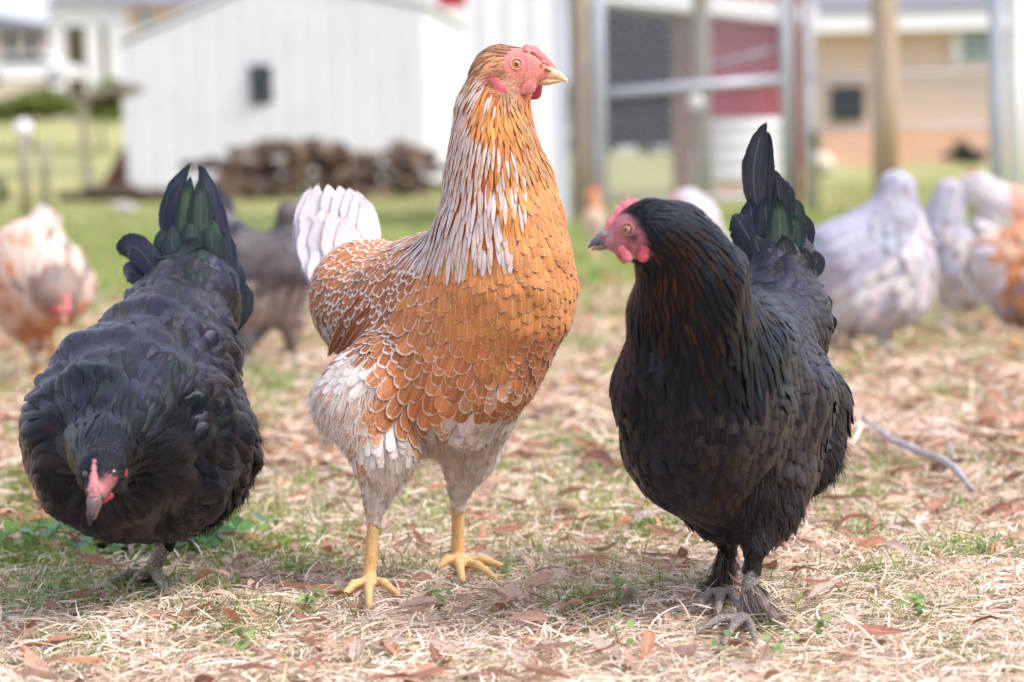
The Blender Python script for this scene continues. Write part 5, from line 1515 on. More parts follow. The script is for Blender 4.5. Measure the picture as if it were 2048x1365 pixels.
M_BARK = mat_simple('log_bark', lin(116, 100, 90), .95, .1, 9, .4, .8, .02, lin(72, 62, 56))
M_CUT = mat_simple('cut_log_face', lin(160, 136, 120), .9, .1, 12, .25, .3, .01, lin(130, 106, 90))
M_BRUSH = mat_simple('dark_brush', lin(70, 58, 48), .95, .1, 20, .4)

# -- white metal barn behind the woodpile
bA, bB, bC = XY(246, 230, 31), XY(850, 200, 30), XY(934, 200, 36)
bD = bA + (bC - bB)
barn = empty('barn', (bA[0], bA[1], 0), 'white ribbed metal barn with one small dark window behind the woodpile', 'barn')
zl, zp, zr_ = ZZ(240, 92, 31), ZZ(556, -40, 30.5), ZZ(850, 14, 30)
gt = lambda s: zl + (zp - zl) * s / .51 if s < .51 else zp + (zr_ - zp) * (s - .51) / .49
ribbed('gable_wall', bA, bB, 0.02, gt, M_WMETAL, barn, .30, .005)
ribbed('side_wall', bB, bC, 0.02, lambda s: zr_, M_WMETAL, barn, .30, .005)
ribbed('side_wall', bD, bA, 0.02, lambda s: zl, M_WMETAL, barn, .30, .005)
mid = bA + (bB - bA) * .51
back = bC - bB
P3 = lambda p, z: np.array((p[0], p[1], z))
f_ = norm(back) * -.03
ov = norm(bB - bA)
for (a, za, b_, zb, sg) in ((bA, zl, mid, zp, -1), (mid, zp, bB, zr_, 1)):
    e = ov * .08 * sg
    p0, p1 = P3(a + (e if sg < 0 else 0) + f_, za + .03), P3(b_ + (e if sg > 0 else 0) + f_, zb + .03)
    prism('roof', [p0, p1, p1 + np.array((*back, 0)), p0 + np.array((*back, 0))], (0, 0, .05), M_WTRIM, barn)
def on_gable(px, py): return W(px, py, 30.6)
w0, w1 = on_gable(502, 210), on_gable(550, 130)
wf = box('window', w0[0] - .0, w1[0] + .0, w0[1] - .10, w0[1] + .05, w0[2], w1[2], M_DARKF, barn)
box('pane', w0[0] + .01, w1[0] - .01, w0[1] - .112, w0[1] - .102, w0[2] + .03, (w0[2] + w1[2]) / 2 - .015, M_GLASS, wf)
box('pane', w0[0] + .01, w1[0] - .01, w0[1] - .112, w0[1] - .102, (w0[2] + w1[2]) / 2 + .015, w1[2] - .03, M_GLASS, wf)

# -- firewood heap: logs lying with their cut ends this way
logs = []
def log_mesh(seg=10):
    V, F, fm = [], [], []
    for yy in (0, 1):
        for k in range(seg):
            a = 2 * math.pi * k / seg; r = 1 + .12 * math.sin(3 * a) + .06 * math.sin(5 * a + 1)
            V.append((r * math.cos(a), yy, r * math.sin(a)))
    F = [(k, (k + 1) % seg, seg + (k + 1) % seg, seg + k) for k in range(seg)] + [tuple(range(seg))[::-1], tuple(range(seg, 2 * seg))]
    me = bpy.data.meshes.new('log'); me.from_pydata(V, [], F)
    me.materials.append(M_BARK); me.materials.append(M_CUT)
    me.polygons.foreach_set('material_index', [0] * seg + [1, 1])
    return me
LM_ = log_mesh()
prof_top = lambda px: np.interp(px, [430, 470, 520, 560, 600, 640, 690, 740, 800, 845, 870], [364, 308, 282, 288, 282, 272, 292, 306, 286, 306, 362])
DL = 21.5
kk = 0
for row in range(7):
    for i in range(24):
        px = 440 + i * 18.5 + (row % 2) * 9 + rng.normal(0, 3); py = 398 - row * 18 + rng.normal(0, 2)
        if py < prof_top(px) - 2 or px > 862: continue
        p = W(px, py, DL + rng.normal(0, .15))
        o = bpy.data.objects.new('log', LM_); COL.objects.link(o)
        r = rng.uniform(.032, .052)
        o.scale = (r, rng.uniform(.35, .5), r * rng.uniform(.8, 1.1))
        o.location = (p[0], p[1], max(p[2], r)); o.rotation_euler = (rng.normal(0, .12), rng.random() * 6, rng.normal(0, .45))
        logs.append((row, px, o))
cross = []
for (px, py, L_, az, z_) in ((470, 330, .5, 1.3, 0), (640, 290, .45, 1.0, 0), (600, 300, .5, 1.9, 0), (560, 300, .5, 1.2, 0), (835, 300, .45, .4, 0), (700, 310, .5, 1.7, 0), (250, 392, .6, 1.5, 0), (290, 390, .6, 1.4, 0), (330, 385, .6, 1.7, 0), (270, 378, .5, 1.2, 0), (370, 395, .5, 1.4, 0), (400, 390, .5, 1.9, 0)):
    p = W(px, py, DL)
    o = bpy.data.objects.new('log', LM_); COL.objects.link(o)
    o.scale = (.05, L_, .045); o.location = (p[0], p[1], max(p[2], .05)); o.rotation_euler = (0, 0, az)
    cross.append((px, o))
cross.sort(key=lambda c: c[0])
ORD = ['first', 'second', 'third', 'fourth', 'fifth', 'sixth', 'seventh', 'eighth', 'ninth', 'tenth', 'eleventh', 'twelfth', 'thirteenth', 'fourteenth', 'fifteenth', 'sixteenth', 'seventeenth', 'eighteenth', 'nineteenth', 'twentieth', 'twenty-first', 'twenty-second', 'twenty-third', 'twenty-fourth']
for row in range(7):
    rr_ = sorted([l for l in logs if l[0] == row], key=lambda l: l[1])
    for i, (_, px, o) in enumerate(rr_):
        tag(o, f'brown cut log, {ORD[i]} from the left in the {ORD[row]} row up of the heap', 'log', 'logs of the firewood heap')
for i, (px, o) in enumerate(cross):
    tag(o, f'firewood log lying sideways, {ORD[i]} from the left of those lying across', 'log', 'logs lying across the heap')
# dark slab leaning on the barn corner
p0, p1, p2 = W(196, 372, 29), W(250, 372, 29), W(243, 296, 29)
o = prism('leaning_board', [(p0[0], p0[1], 0.0), (p1[0], p1[1], 0.0), (p2[0], p2[1], p2[2])], (.0, .35, 0), mat_simple('dark_brown_board', lin(74, 52, 46), .9, .2, 6, .3))
tag(o, 'dark brown board leaning against the left corner of the white barn', 'board')
# pale stone in the grass
ro = organic('stone', [Cone(G(240, 418, .03) * np.array((1, 1, 1)), G(262, 418, .03), .05, .04, .02, WHITE)], .008, mat_simple('pale_stone', lin(206, 196, 200), .9, .2, 10, .2), None, pad=.02)
tag(ro, 'pale lilac grey stone lying on the grass left of the woodpile', 'stone')

# -- near white metal shed edge behind the orange hen
D1 = 12.6
a, b_ = W(938, 300, D1), W(1132, 300, D1)
sh = empty('metal_shed', (a[0], a[1], 0), 'tall pale white metal clad shed standing right behind the orange hen head', 'shed')
ribbed('wall_sheet', a, b_, .0, lambda s: 1.9, M_WMETAL, sh, .13, .010)
box('side_wall', b_[0] - .02, b_[0], b_[1] + .01, b_[1] + 2.5, 0, 1.9, M_WMETAL, sh)
box('side_wall', a[0], a[0] + .02, a[1] + .01, a[1] + 2.5, 0, 1.9, M_WMETAL, sh)
box('edge_shade', b_[0] - .012, b_[0] + .008, b_[1] - .018, b_[1] - .002, 0, 1.9, mat_simple('bluish_edge_shade', lin(190, 200, 216), .5, .4, 3, .05), sh)  # added strip: its bluish colour paints the shading along the right edge
# piece of red wall between the barn and this shed
p = W(905, 5, 44); zq = ZZ(905, 16, 44); o = empty('far_shed', (p[0], p[1], 0)); box('gable', p[0] - .3, p[0] + .6, p[1], p[1] + .1, zq, p[2] + .5, M_RED, o); box('wall', p[0] - .3, p[0] + .6, p[1] - .004, p[1] + .1, 0, zq - .004, M_WTRIM, o)
tag(o, 'sliver of a far shed, red above and white below, between barn and near shed', 'shed')

# -- fence posts, pipes and gate
def post(name, px, pyb, w_px, D, H, mat, label, cat, square=True, lean=0):
    p = W(px, pyb, D); r = w_px * pxm(D) / 2
    rt = empty(name, (p[0], D, 0), label, cat)
    if square:
        s = 10
        ptsl = [(p[0] + lean * z, D, z) for z in np.linspace(0, H, 8)]
        o = tube_pts('shaft', ptsl, r * (1 + .04 * np.sin(np.arange(8) * 2.1)), mat, rt, 12)
        o.modifiers.new('edge', 'EDGE_SPLIT')
    else:
        tube_pts('shaft', [(p[0] + lean * z, D, z) for z in (0, H * .33, H * .66, H)], r, mat, rt, 14)
    return rt, p, r
M_POSTMOSS = mat_simple('mossy_post_wood', lin(158, 150, 140), .85, .2, 12, .25, .5, .004, lin(126, 128, 92), (3, 3, .4))
post('wooden_post', 1163, 300, 42, 13.2, 1.9, M_WOODP, 'thick tan wooden fence post beside the near white metal shed', 'post')
rt, p, r = post('wooden_post', 1406, 300, 36, 13.6, 1.9, M_POSTMOSS, 'grey mossy wooden post in front of the red wall with a white knob', 'post')
ball('insulator', np.array(W(1392, 205, 13.5)), (0, -1, 0), .045, M_WTRIM, rt, .6)
gate = empty('pipe_gate', (*XY(1200, 300, 12.9), 0), 'galvanised pipe gate with thin wire mesh in front of the open shed', 'gate')
gD = 12.9
def pipe(name, a, b_, r, parent): return tube_pts(name, [a, (np.array(a) + np.array(b_)) / 2, b_], r, M_STEEL, parent, 10)
g0, g1 = W(1202, 300, gD), W(1574, 300, gD)
pipe('upright', (g0[0], gD, 0.0), (g0[0], gD, 1.9), 28 * pxm(gD) / 2, gate)
pipe('upright', (g1[0], gD, 0.0), (g1[0], gD, 1.9), 26 * pxm(gD) / 2, gate)
pipe('rail', W(1212, 187, gD - .0), W(1566, 160, gD), 21 * pxm(gD) / 2, gate)
pipe('brace', W(1420, 130, gD + .04), W(1566, 95, gD + .04), 9 * pxm(gD) / 2, gate)
pipe('rail', (g0[0], gD, .12), (g1[0], gD, .12), .012, gate)
wires = []
zt = 1.6
n_w = 34
x0_, x1_ = g0[0] + .04, g1[0] - .04
Vw, Fw = [], []
def wire(a, b_):
    a, b_ = np.array(a), np.array(b_); r = .0023; i0 = len(Vw)
    d = norm(b_ - a); s = np.cross(d, (0, 1, 0))
    for q in (a, b_):
        for o_ in (s * r, np.array((0, r, 0)), -s * r, np.array((0, -r, 0))): Vw.append(q + o_)
    for k in range(4): Fw.append((i0 + k, i0 + (k + 1) % 4, i0 + 4 + (k + 1) % 4, i0 + 4 + k))
span = x1_ - x0_
for i in range(-26, 20):
    s_ = x0_ + i * .055
    for sg in (1, -1):
        za, zb = .13, zt
        xa, xb = (s_, s_ + (zb - za)) if sg > 0 else (s_ + (zb - za), s_)
        # clip to the gate width
        def at_z(x): return za + (x - xa) / (xb - xa) * (zb - za)
        lo, hi = max(min(xa, xb), x0_), min(max(xa, xb), x1_)
        if hi - lo > .02: wire((lo, gD, at_z(lo)), (hi, gD, at_z(hi)))
o = mesh('wire_mesh', np.array(Vw), Fw, M_STEEL, gate); o['kind'] = 'stuff'
post('metal_post', 1592, 300, 13, 13.4, 1.9, mat_simple('brown_post', lin(130, 92, 84), .8, .2, 8, .2), 'thin brown post right beside the pipe gate upright', 'post', False)
post('metal_post', 1618, 300, 22, 14.5, 1.9, mat_simple('greyish_post', lin(176, 176, 186), .6, .3, 8, .1), 'pale grey post right of the gate, before the brick house', 'post', False)
post('wooden_pole', 1771, 300, 52, 13.0, 2.1, M_WOODT, 'thick round tan wooden pole standing before the brick house', 'pole', False)
post('metal_post', 1994, 300, 30, 13.4, 2.1, mat_simple('blue_grey_pipe', lin(176, 184, 200), .5, .4, 8, .08), 'bluish grey metal post left of the white post at the right edge', 'post', False)
post('metal_post', 2034, 300, 34, 12.2, 2.1, M_WTRIM, 'white metal post at the right edge of the picture', 'post', False)
# thin horizontal fence wires to the right of the gate
for k_, (ya, yb) in enumerate(((160, 138), (262, 248))):
    o = tube_pts('fence_rail', [W(1600, ya, 13.3), W(1800, (ya + yb) / 2, 13.35), W(2040, yb, 13.4)], .010, mat_simple('thin_pale_rail', lin(186, 182, 190), .6, .3, 5, .1))
    tag(o, ('upper' if k_ == 0 else 'lower') + ' thin pale fence rail crossing in front of the brick house', 'rail')

# -- open shed with dark inside, red wall and white ribbed panel
D2 = 18.0
sx0, sx1 = W(1205, 200, D2)[0], W(1600, 200, D2)[0]
ow = empty('open_shed', ((sx0 + sx1) / 2, D2, 0), 'open fronted shed with dark inside, red wall and white ribbed lower panel', 'shed')
zt0, zt1 = ZZ(1215, -20, D2), ZZ(1590, 40, D2)
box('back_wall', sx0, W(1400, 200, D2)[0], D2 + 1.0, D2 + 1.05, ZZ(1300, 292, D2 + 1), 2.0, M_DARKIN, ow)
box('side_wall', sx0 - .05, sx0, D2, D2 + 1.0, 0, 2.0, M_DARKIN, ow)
xr0, xr1 = W(1382, 200, D2)[0], W(1592, 200, D2)[0]
nb_ = 8
for i in range(nb_):
    a_, c_ = xr0 + (xr1 - xr0) * i / nb_, xr0 + (xr1 - xr0) * (i + 1) / nb_
    box('board', a_ + .004, c_ - .004, D2 + (.0 if i % 2 else .006), D2 + .05, ZZ(1500, 236, D2), 1.9, M_RED, ow)
ribbed('ribbed_panel', (W(1400, 300, D2)[0], D2 - .03), (xr1, D2 - .03), .12, lambda s: ZZ(1500, 238, D2), M_WTRIM, ow, .10, .035, horizontal=True)
box('base_board', W(1400, 300, D2)[0], xr1, D2 - .04, D2 + .02, 0, .118, mat_simple('tan_base_board', lin(190, 160, 138), .8, .2, 5, .15), ow)
for px in (1365,):
    q = W(px, 300, D2 - .1); box('corner_post', q[0] - .07, q[0] + .07, D2 - .14, D2 - .02, 0, 1.7, mat_simple('brown_corner_post', lin(120, 96, 82), .85, .2, 8, .25), ow)
rA, rB = W(1225, -12, D2 - .35), W(1635, 52, D2 - .35)
prism('roof', [rA + np.array((-.3, 0, -.02)), rB, rB + np.array((0, 0, .14)), rA + np.array((-.3, 0, .12))], (0, 1.6, 0), M_WTRIM, ow)
box('side_board', xr1, xr1 + .03, D2 - .03, D2 + 1.0, 0, 1.5, M_RED, ow)
# low green ledge seen through the shed opening
# -- brick house at the right
D3 = 42.0
hx0, hx1 = W(1640, 200, D3)[0], W(2150, 200, D3)[0]
hz = ZZ(1850, 60, D3)
house = empty('brick_house', (hx0, D3, 0), 'tan brick house with grey roof, white eaves and a window behind the fence at right', 'house')
box('wall', hx0, hx1, D3, D3 + 8, ZZ(1850, 250, D3), hz + .02, M_BRICK, house)
box('base_wall', hx0 + .002, hx1 - .002, D3 - .03, D3 + 7.9, -.05, ZZ(1850, 250, D3) - .002, M_BRICKO, house)
box('eave', hx0 - .5, hx1 + .5, D3 - .6, D3 + .0 - .005, hz - .02, hz + .30, M_WTRIM, house)
prism('roof', [(hx0 - .6, D3 - .65, hz + .30), (hx1 + .6, D3 - .65, hz + .30), (hx1 + .6, D3 + 4, hz + 2.3), (hx0 - .6, D3 + 4, hz + 2.3)], (0, 0, .08), M_ROOFG, house)
w0, w1 = W(1904, 128, D3 - .06), W(1984, 60, D3 - .06)
wf = box('window', w0[0] - .0, w1[0], D3 - .10, D3 + .02, w0[2], w1[2] - .03, M_WTRIM, house)
mx_ = (w0[0] + w1[0]) / 2
M_PANEG = mat_simple('greenish_pane', lin(108, 136, 134), .2, .5, 2, .2, 0)
for (za, zb) in ((w0[2] + .06, (w0[2] + w1[2]) / 2 - .03), ((w0[2] + w1[2]) / 2 + .02, w1[2] - .08)):
    box('pane', w0[0] + .16, w1[0] - .06, D3 - .115, D3 - .104, za, zb, M_PANEG, wf)
w0, w1 = W(1662, 242, D3 - .06), W(1728, 172, D3 - .06)
# dark lower window beside the tan pole
wf = box('window', w0[0], w1[0], D3 - .10, D3 + .02, w0[2], w1[2], M_DARKF, house)
for (xa_, xb_) in ((w0[0] + .05, (w0[0] + w1[0]) / 2 - .02), ((w0[0] + w1[0]) / 2 + .02, w1[0] - .05)):
    box('pane', xa_, xb_, D3 - .115, D3 - .104, w0[2] + .05, w1[2] - .05, M_GLASS, wf)
# shrub and pots
def bush(label, px, py, D, rx, rz, col, n=900, leaf=.05, name='shrub', z0=None, parent=None):
    c = W(px, py, D)
    V, F, C = [], [], []
    rx = rx * pxm(D); rz = rz * pxm(D)
    lob = [(rng.normal(0, .45, 3), rng.uniform(.35, .6)) for _ in range(9)]
    for i in range(n):
        l, lr = lob[rng.integers(9)]
        v = norm(rng.normal(0, 1, 3)) * lr * rng.random() ** .33 + l
        p = c + np.array((v[0] * rx, v[1] * rx, v[2] * rz))
        if p[2] < .02: p[2] = .02 + rng.random() * .1
        a = norm(rng.normal(0, 1, 3)); b__ = norm(np.cross(a, rng.normal(0, 1, 3)))
        s = leaf * rng.uniform(.6, 1.4); i0 = len(V)
        V += [p - a * s, p + b__ * s * .5, p + a * s, p - b__ * s * .5]
        F.append((i0, i0 + 1, i0 + 2, i0 + 3)); cc = col * math.exp(rng.normal(0, .3)); C += [cc] * 4
    rt = parent or empty(name, (c[0], c[1], 0), label, name)
    mesh('crown' if name == 'tree' else 'foliage', np.array(V), F, M_GRASS, rt, dict(ca=np.array(C)))
    tube_pts('stem', [(c[0], c[1], 0), (c[0] + .02, c[1], max(c[2] * .5, .1)), (c[0], c[1], max(c[2], .2))], .03 if D > 20 else .008, M_BARK, rt, 6)
    return rt
bush('low dark grey green shrub in front of the brick house', 1940, 316, 40, 42, 18, lin(70, 82, 74), 700, .06)
bush('small green plant at the fence beside the pale round bowl', 1630, 285, 14.2, 9, 16, lin(96, 128, 62), 160, .02, 'plant')
q = W(1643, 330, 14.5)
o = organic('bowl', [Cone(q, q + np.array((.005, 0, 0)), 25 * pxm(14), 25 * pxm(14), .01, WHITE)], .008, mat_simple('cream_bowl', lin(206, 198, 180), .6, .3, 5, .1), None, pad=.02)
tag(o, 'small cream round tub hanging on the pale grey post right of the gate', 'tub')

# -- far left: houses, car, lean-to, fence posts
D4 = 70.0
hA = empty('porch_house', (*XY(60, 200, D4), 0), 'beige house with white porch columns at the far upper left', 'house')
x0_, x1_ = W(-40, 100, D4)[0], W(300, 100, D4)[0]
ztop = ZZ(150, 42, D4)
zfl = ZZ(120, 150, D4)
box('wall', x0_, W(95, 100, D4)[0], D4, D4 + 6, 0, ztop - .3, M_SIDE, hA)
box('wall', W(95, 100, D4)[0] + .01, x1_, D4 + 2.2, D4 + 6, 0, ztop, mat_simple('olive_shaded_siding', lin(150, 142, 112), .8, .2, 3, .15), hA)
for px in (116, 188, 232, 262):
    q = W(px, 100, D4); box('porch_column', q[0] - (.2 if px > 120 else .22), q[0] + (.2 if px > 120 else .22), D4 - .2, D4 + .2, 0, ztop, M_WTRIM, hA)
box('porch_beam', W(100, 100, D4)[0], x1_, D4 - .25, D4 + .25, ztop + .002, ztop + .45, M_WTRIM, hA)
xg = W(100, 60, D4)[0]
prism('roof', [(x0_ - 1, D4 - .5, ztop - .25), (xg, D4 - .5, ztop - .25 + .0), (xg, D4 - .5, ztop - .1), (x0_ - 1, D4 - .5, ztop + .5)], (0, 7, 0), M_ROOFG, hA)
prism('roof', [(xg + .02, D4 - .5, ztop + .46), (x1_ + .5, D4 - .5, ztop + .46), (x1_ + .5, D4 + 3, ztop + 1.6), (xg + .8, D4 + 3, ztop + 1.6)], (0, 0, .12), M_ROOFG, hA)
for (a_, c_, za, zb) in ((8, 34, 60, 110), (50, 76, 60, 110)):
    u0, u1 = W(a_, zb, D4 - .05), W(c_, za, D4 - .05)
    f = box('window', u0[0], u1[0], D4 - .08, D4 - .01, u0[2], u1[2], M_WTRIM, hA)
    box('pane', u0[0] + .06, u1[0] - .06, D4 - .10, D4 - .085, u0[2] + .06, u1[2] - .06, M_GLASS, f)
D5 = 60.0
hb = empty('orange_brick_house', (*XY(340, 200, D5), 0), 'orange brick house showing above the left roof slope of the white barn', 'house')
u0, u1 = W(262, 200, D5), W(520, 10, D5)
box('wall', u0[0], u1[0], D5, D5 + 6, 0, u1[2], M_BRICKO, hb)
f0, f1 = W(278, 64, D5), W(310, 30, D5)
f = box('window', f0[0], f1[0], D5 - .08, D5 - .01, f0[2], f1[2], M_WTRIM, hb); box('pane', f0[0] + .05, f1[0] - .05, D5 - .1, D5 - .085, f0[2] + .05, f1[2] - .05, M_PANEG, f)
prism('roof', [(u0[0] - .5, D5 - .4, u1[2]), (u1[0] + .5, D5 - .4, u1[2]), (u1[0] + .5, D5 + 3, u1[2] + 1.6), (u0[0] - .5, D5 + 3, u1[2] + 1.6)], (0, 0, .12), M_ROOFG, hb)
# grassy bank below the houses (the ground rises there)
M_BANK = mat_simple('grass_bank', lin(150, 152, 104), .95, .1, .9, .2, .5, .05, lin(176, 166, 112))
bx = np.linspace(-26, -2.5, 30); byy = np.array([34, 40, 46, 52, 58, 64, 75, 110])
bz = np.array([-.05, .35, .85, 1.35, 1.7, 1.9, 2.1, 2.4]) * .78
Vb = np.array([(x, y, z * min(1, max(0, (-2.5 - x) / 3)) - .02) for y, z in zip(byy, bz) for x in bx])
o = mesh('grassy_bank', Vb, grid_faces(30, len(byy)), M_BANK); o['kind'] = 'structure'
# white car before the porch
def car(label, px, py, D, wpx):
    p = W(px, py, D); L = wpx * pxm(D)
    rt = empty('parked_car', (p[0], D, p[2]), label, 'car')
    H = L * .30; s = L / 2
    prof = [(-1, .12), (-1, .5), (-.93, .58), (-.62, .62), (-.42, .96), (.38, 1.0), (.72, .62), (.95, .56), (1, .42), (1, .12)]
    pts = [(p[0] + a * s, D - .85, p[2] + b__ * H) for a, b__ in prof]
    prism('body', pts, (0, 1.7, 0), mat_simple('white_car_paint', lin(228, 228, 232), .25, .5, 1, .02, 0), rt)
    wn_ = [(-.56, .64), (-.39, .90), (.34, .93), (.62, .64)]
    prism('side_window', [(p[0] + a * s, D - .87, p[2] + b__ * H) for a, b__ in wn_], (0, .015, 0), M_GLASS, rt)
    for a in (-.62, .62):
        c = np.array((p[0] + a * s, D - .86, p[2] + .14 * H)); w_ = tube_pts('wheel', [c, c + np.array((0, .2, 0))], H * .22, mat_simple('black_tyre', lin(40, 40, 42), .8, .2), rt, 16)
        tube_pts('rim', [c - np.array((0, .01, 0)), c - np.array((0, .004, 0))], H * .13, M_STEEL, w_, 12)
car('white car parked in front of the porch house at the far left', 62, 166, 58, 190)
# lean-to roof on a post left of the barn
D6 = 26
q0, q1 = W(140, 208, D6), W(246, 176, D6)
lt = empty('lean_to', (q0[0], D6, 0), 'small weathered lean-to roof on one thin post left of the barn', 'lean-to')
prism('roof', [q0, q1, q1 + np.array((0, 0, .06)), q0 + np.array((0, 0, .06))], (0, 1.6, 0), mat_simple('weathered_tin', lin(128, 120, 112), .7, .3, 6, .2), lt)
q = W(168, 300, D6); box('support', q[0] - .045, q[0] + .045, D6 + .05, D6 + .14, 0, q0[2] + .05, M_POSTMOSS, lt)
q = W(200, 205, D6 + .8); box('beam', q[0] - .2, q[0] + .22, D6 + .7, D6 + .8, q[2] - .06, q[2] + .06, M_BRUSH, lt)
for (px, w_, top, D, lab) in ((50, 22, 268, 17.0, 'left grey fence post topped with a white cap at the far left'), (88, 20, 288, 17.2, 'bowed grey fence post right of the white capped one')):
    rt, p, r = post('fence_post', px, 340, w_, D, ZZ(px, top, D), M_POSTMOSS, lab, 'post', False, .04 if px > 60 else 0)
    if px < 60: ball('cap', np.array((p[0], D, ZZ(px, 258, D))), (0, -1, 0), .065, M_WTRIM, rt, .8)
# boundary hedge and trees far behind
bush('olive green hedge below the porch house at the far left', 60, 212, 45, 110, 26, lin(120, 132, 66), 2600, .10, 'hedge')
bush('green hedge clump beside the lean-to roof', 200, 215, 44, 60, 34, lin(126, 142, 70), 1600, .10, 'hedge')
bush('pale bush by the left edge behind the fence posts', -20, 390, 15, 34, 36, lin(158, 160, 130), 800, .03, 'shrub')
fe = tube_pts('fence_rail', [W(-40, 352, 17), W(60, 350, 17.1), W(200, 345, 20)], .012, M_POSTMOSS); tag(fe, 'low horizontal rail between the grey fence posts at the far left', 'rail')

# -- distant treeline that closes the horizon behind the houses
def treeline():
    V, F, C = [], [], []
    for i in range(9000):
        x = rng.uniform(-60, 60); h = 3.4 + 1.2 * math.sin(x * .31) + .8 * math.sin(x * .9 + 2)
        p = np.array((x, 120 + rng.normal(0, 3), rng.random() ** .8 * h))
        a = norm(rng.normal(0, 1, 3)); b__ = norm(np.cross(a, rng.normal(0, 1, 3))); s = rng.uniform(.25, .6); i0 = len(V)
        V += [p - a * s, p + b__ * s * .6, p + a * s, p - b__ * s * .6]; F.append((i0, i0 + 1, i0 + 2, i0 + 3))
        cc = lin(122, 130, 96) * math.exp(rng.normal(0, .25)); C += [cc] * 4
    o = mesh('far_woods', np.array(V), F, M_GRASS, None, dict(ca=np.array(C))); tag(o, 'far pale line of woods behind the houses', 'woods', None, 'stuff')
treeline()

# ---------------------------------------------------------------- hens in the background, out of focus
STYLES.update({
 'g_body': dict(ca=lin(164, 163, 176), cb=lin(158, 156, 168), lw=.15, shaft=.0, var=.05),
 'g_light': dict(ca=lin(196, 190, 192), cb=lin(188, 183, 186), lw=.1, shaft=.0, shape=2, var=.04),
 'g_brown': dict(ca=lin(180, 172, 174), cb=lin(186, 180, 180), lw=.15, shaft=.0, shape=2, var=.05),
 'g_dark': dict(ca=lin(92, 86, 88), cb=lin(76, 70, 74), lw=.1, shaft=.05, var=.15),
 'g_tan': dict(ca=lin(140, 126, 118), cb=lin(120, 108, 104), lw=.1, shaft=.05, shape=2, var=.12),
 'w_orange': dict(ca=lin(198, 156, 132), cb=lin(206, 180, 164), lw=.4, shaft=.0, var=.05),
 'w_white': dict(ca=lin(206, 186, 174), cb=lin(214, 178, 156), lw=.2, shaft=.1, var=.08),
 'w_tan': dict(ca=lin(190, 134, 96), cb=lin(200, 156, 120), lw=.2, shaft=.1, var=.12),
 'k_tail': dict(ca=lin(44, 46, 54), cb=lin(34, 34, 40), lw=.1, shaft=.05, var=.15),
})
def bghen(label, foot, cones, anchors, face=(), parts=(), legs=(), paint=(), quills=(), group='hens feeding in the background', spacing=1.25, nsing=0, cs_mat=None):
    h = Hen(label, G(*foot), .0055, group); h.swirl = .12
    for c in cones: h.c(*c)
    for (hk, an, toes, col) in legs:
        h.foot(hk, an, toes, 7, 7, 5, col, col * .7)
    for (px, py, Y, r, c) in paint: h.paint.append((W(px, py, Y), r, c, .5)); h.nofe.append((W(px, py, Y), r * .75))
    h.build()
    for a in anchors: h.anchor(*a)
    h.feathers(cs_mat or M_FE_LIGHT, spacing, nsing)
    for (nm, cn) in parts:
        organic(nm, [Cone(W(*a), W(*b_), r1 * pxm(a[2]), r2 * pxm(a[2]), .004, c, sq) for (a, b_, r1, r2, c, sq) in cn], .0012, M_FLESH if nm != 'beak' else M_HORN, h.root)
    for (a, m_, t_, w_, c_) in quills:
        quill('tail_feather', [W(*a), W(*m_), W(*t_)], w_ * pxm(a[2]), cs_mat or M_FE_LIGHT, h.root, c_, c_ * .9, O, tip='round', cup=.15, nu=5, nv=9)
    for (px, py, Y) in face:
        p, n = h.body.hit(px, py, Y); ball('eye', p - n * .0015, n, .0042, mat_eye('background_hen_eye', lin(190, 120, 50), lin(80, 50, 30), .5, .0042), h.root)
    return h
PK, RD = lin(222, 130, 132), lin(190, 70, 86)
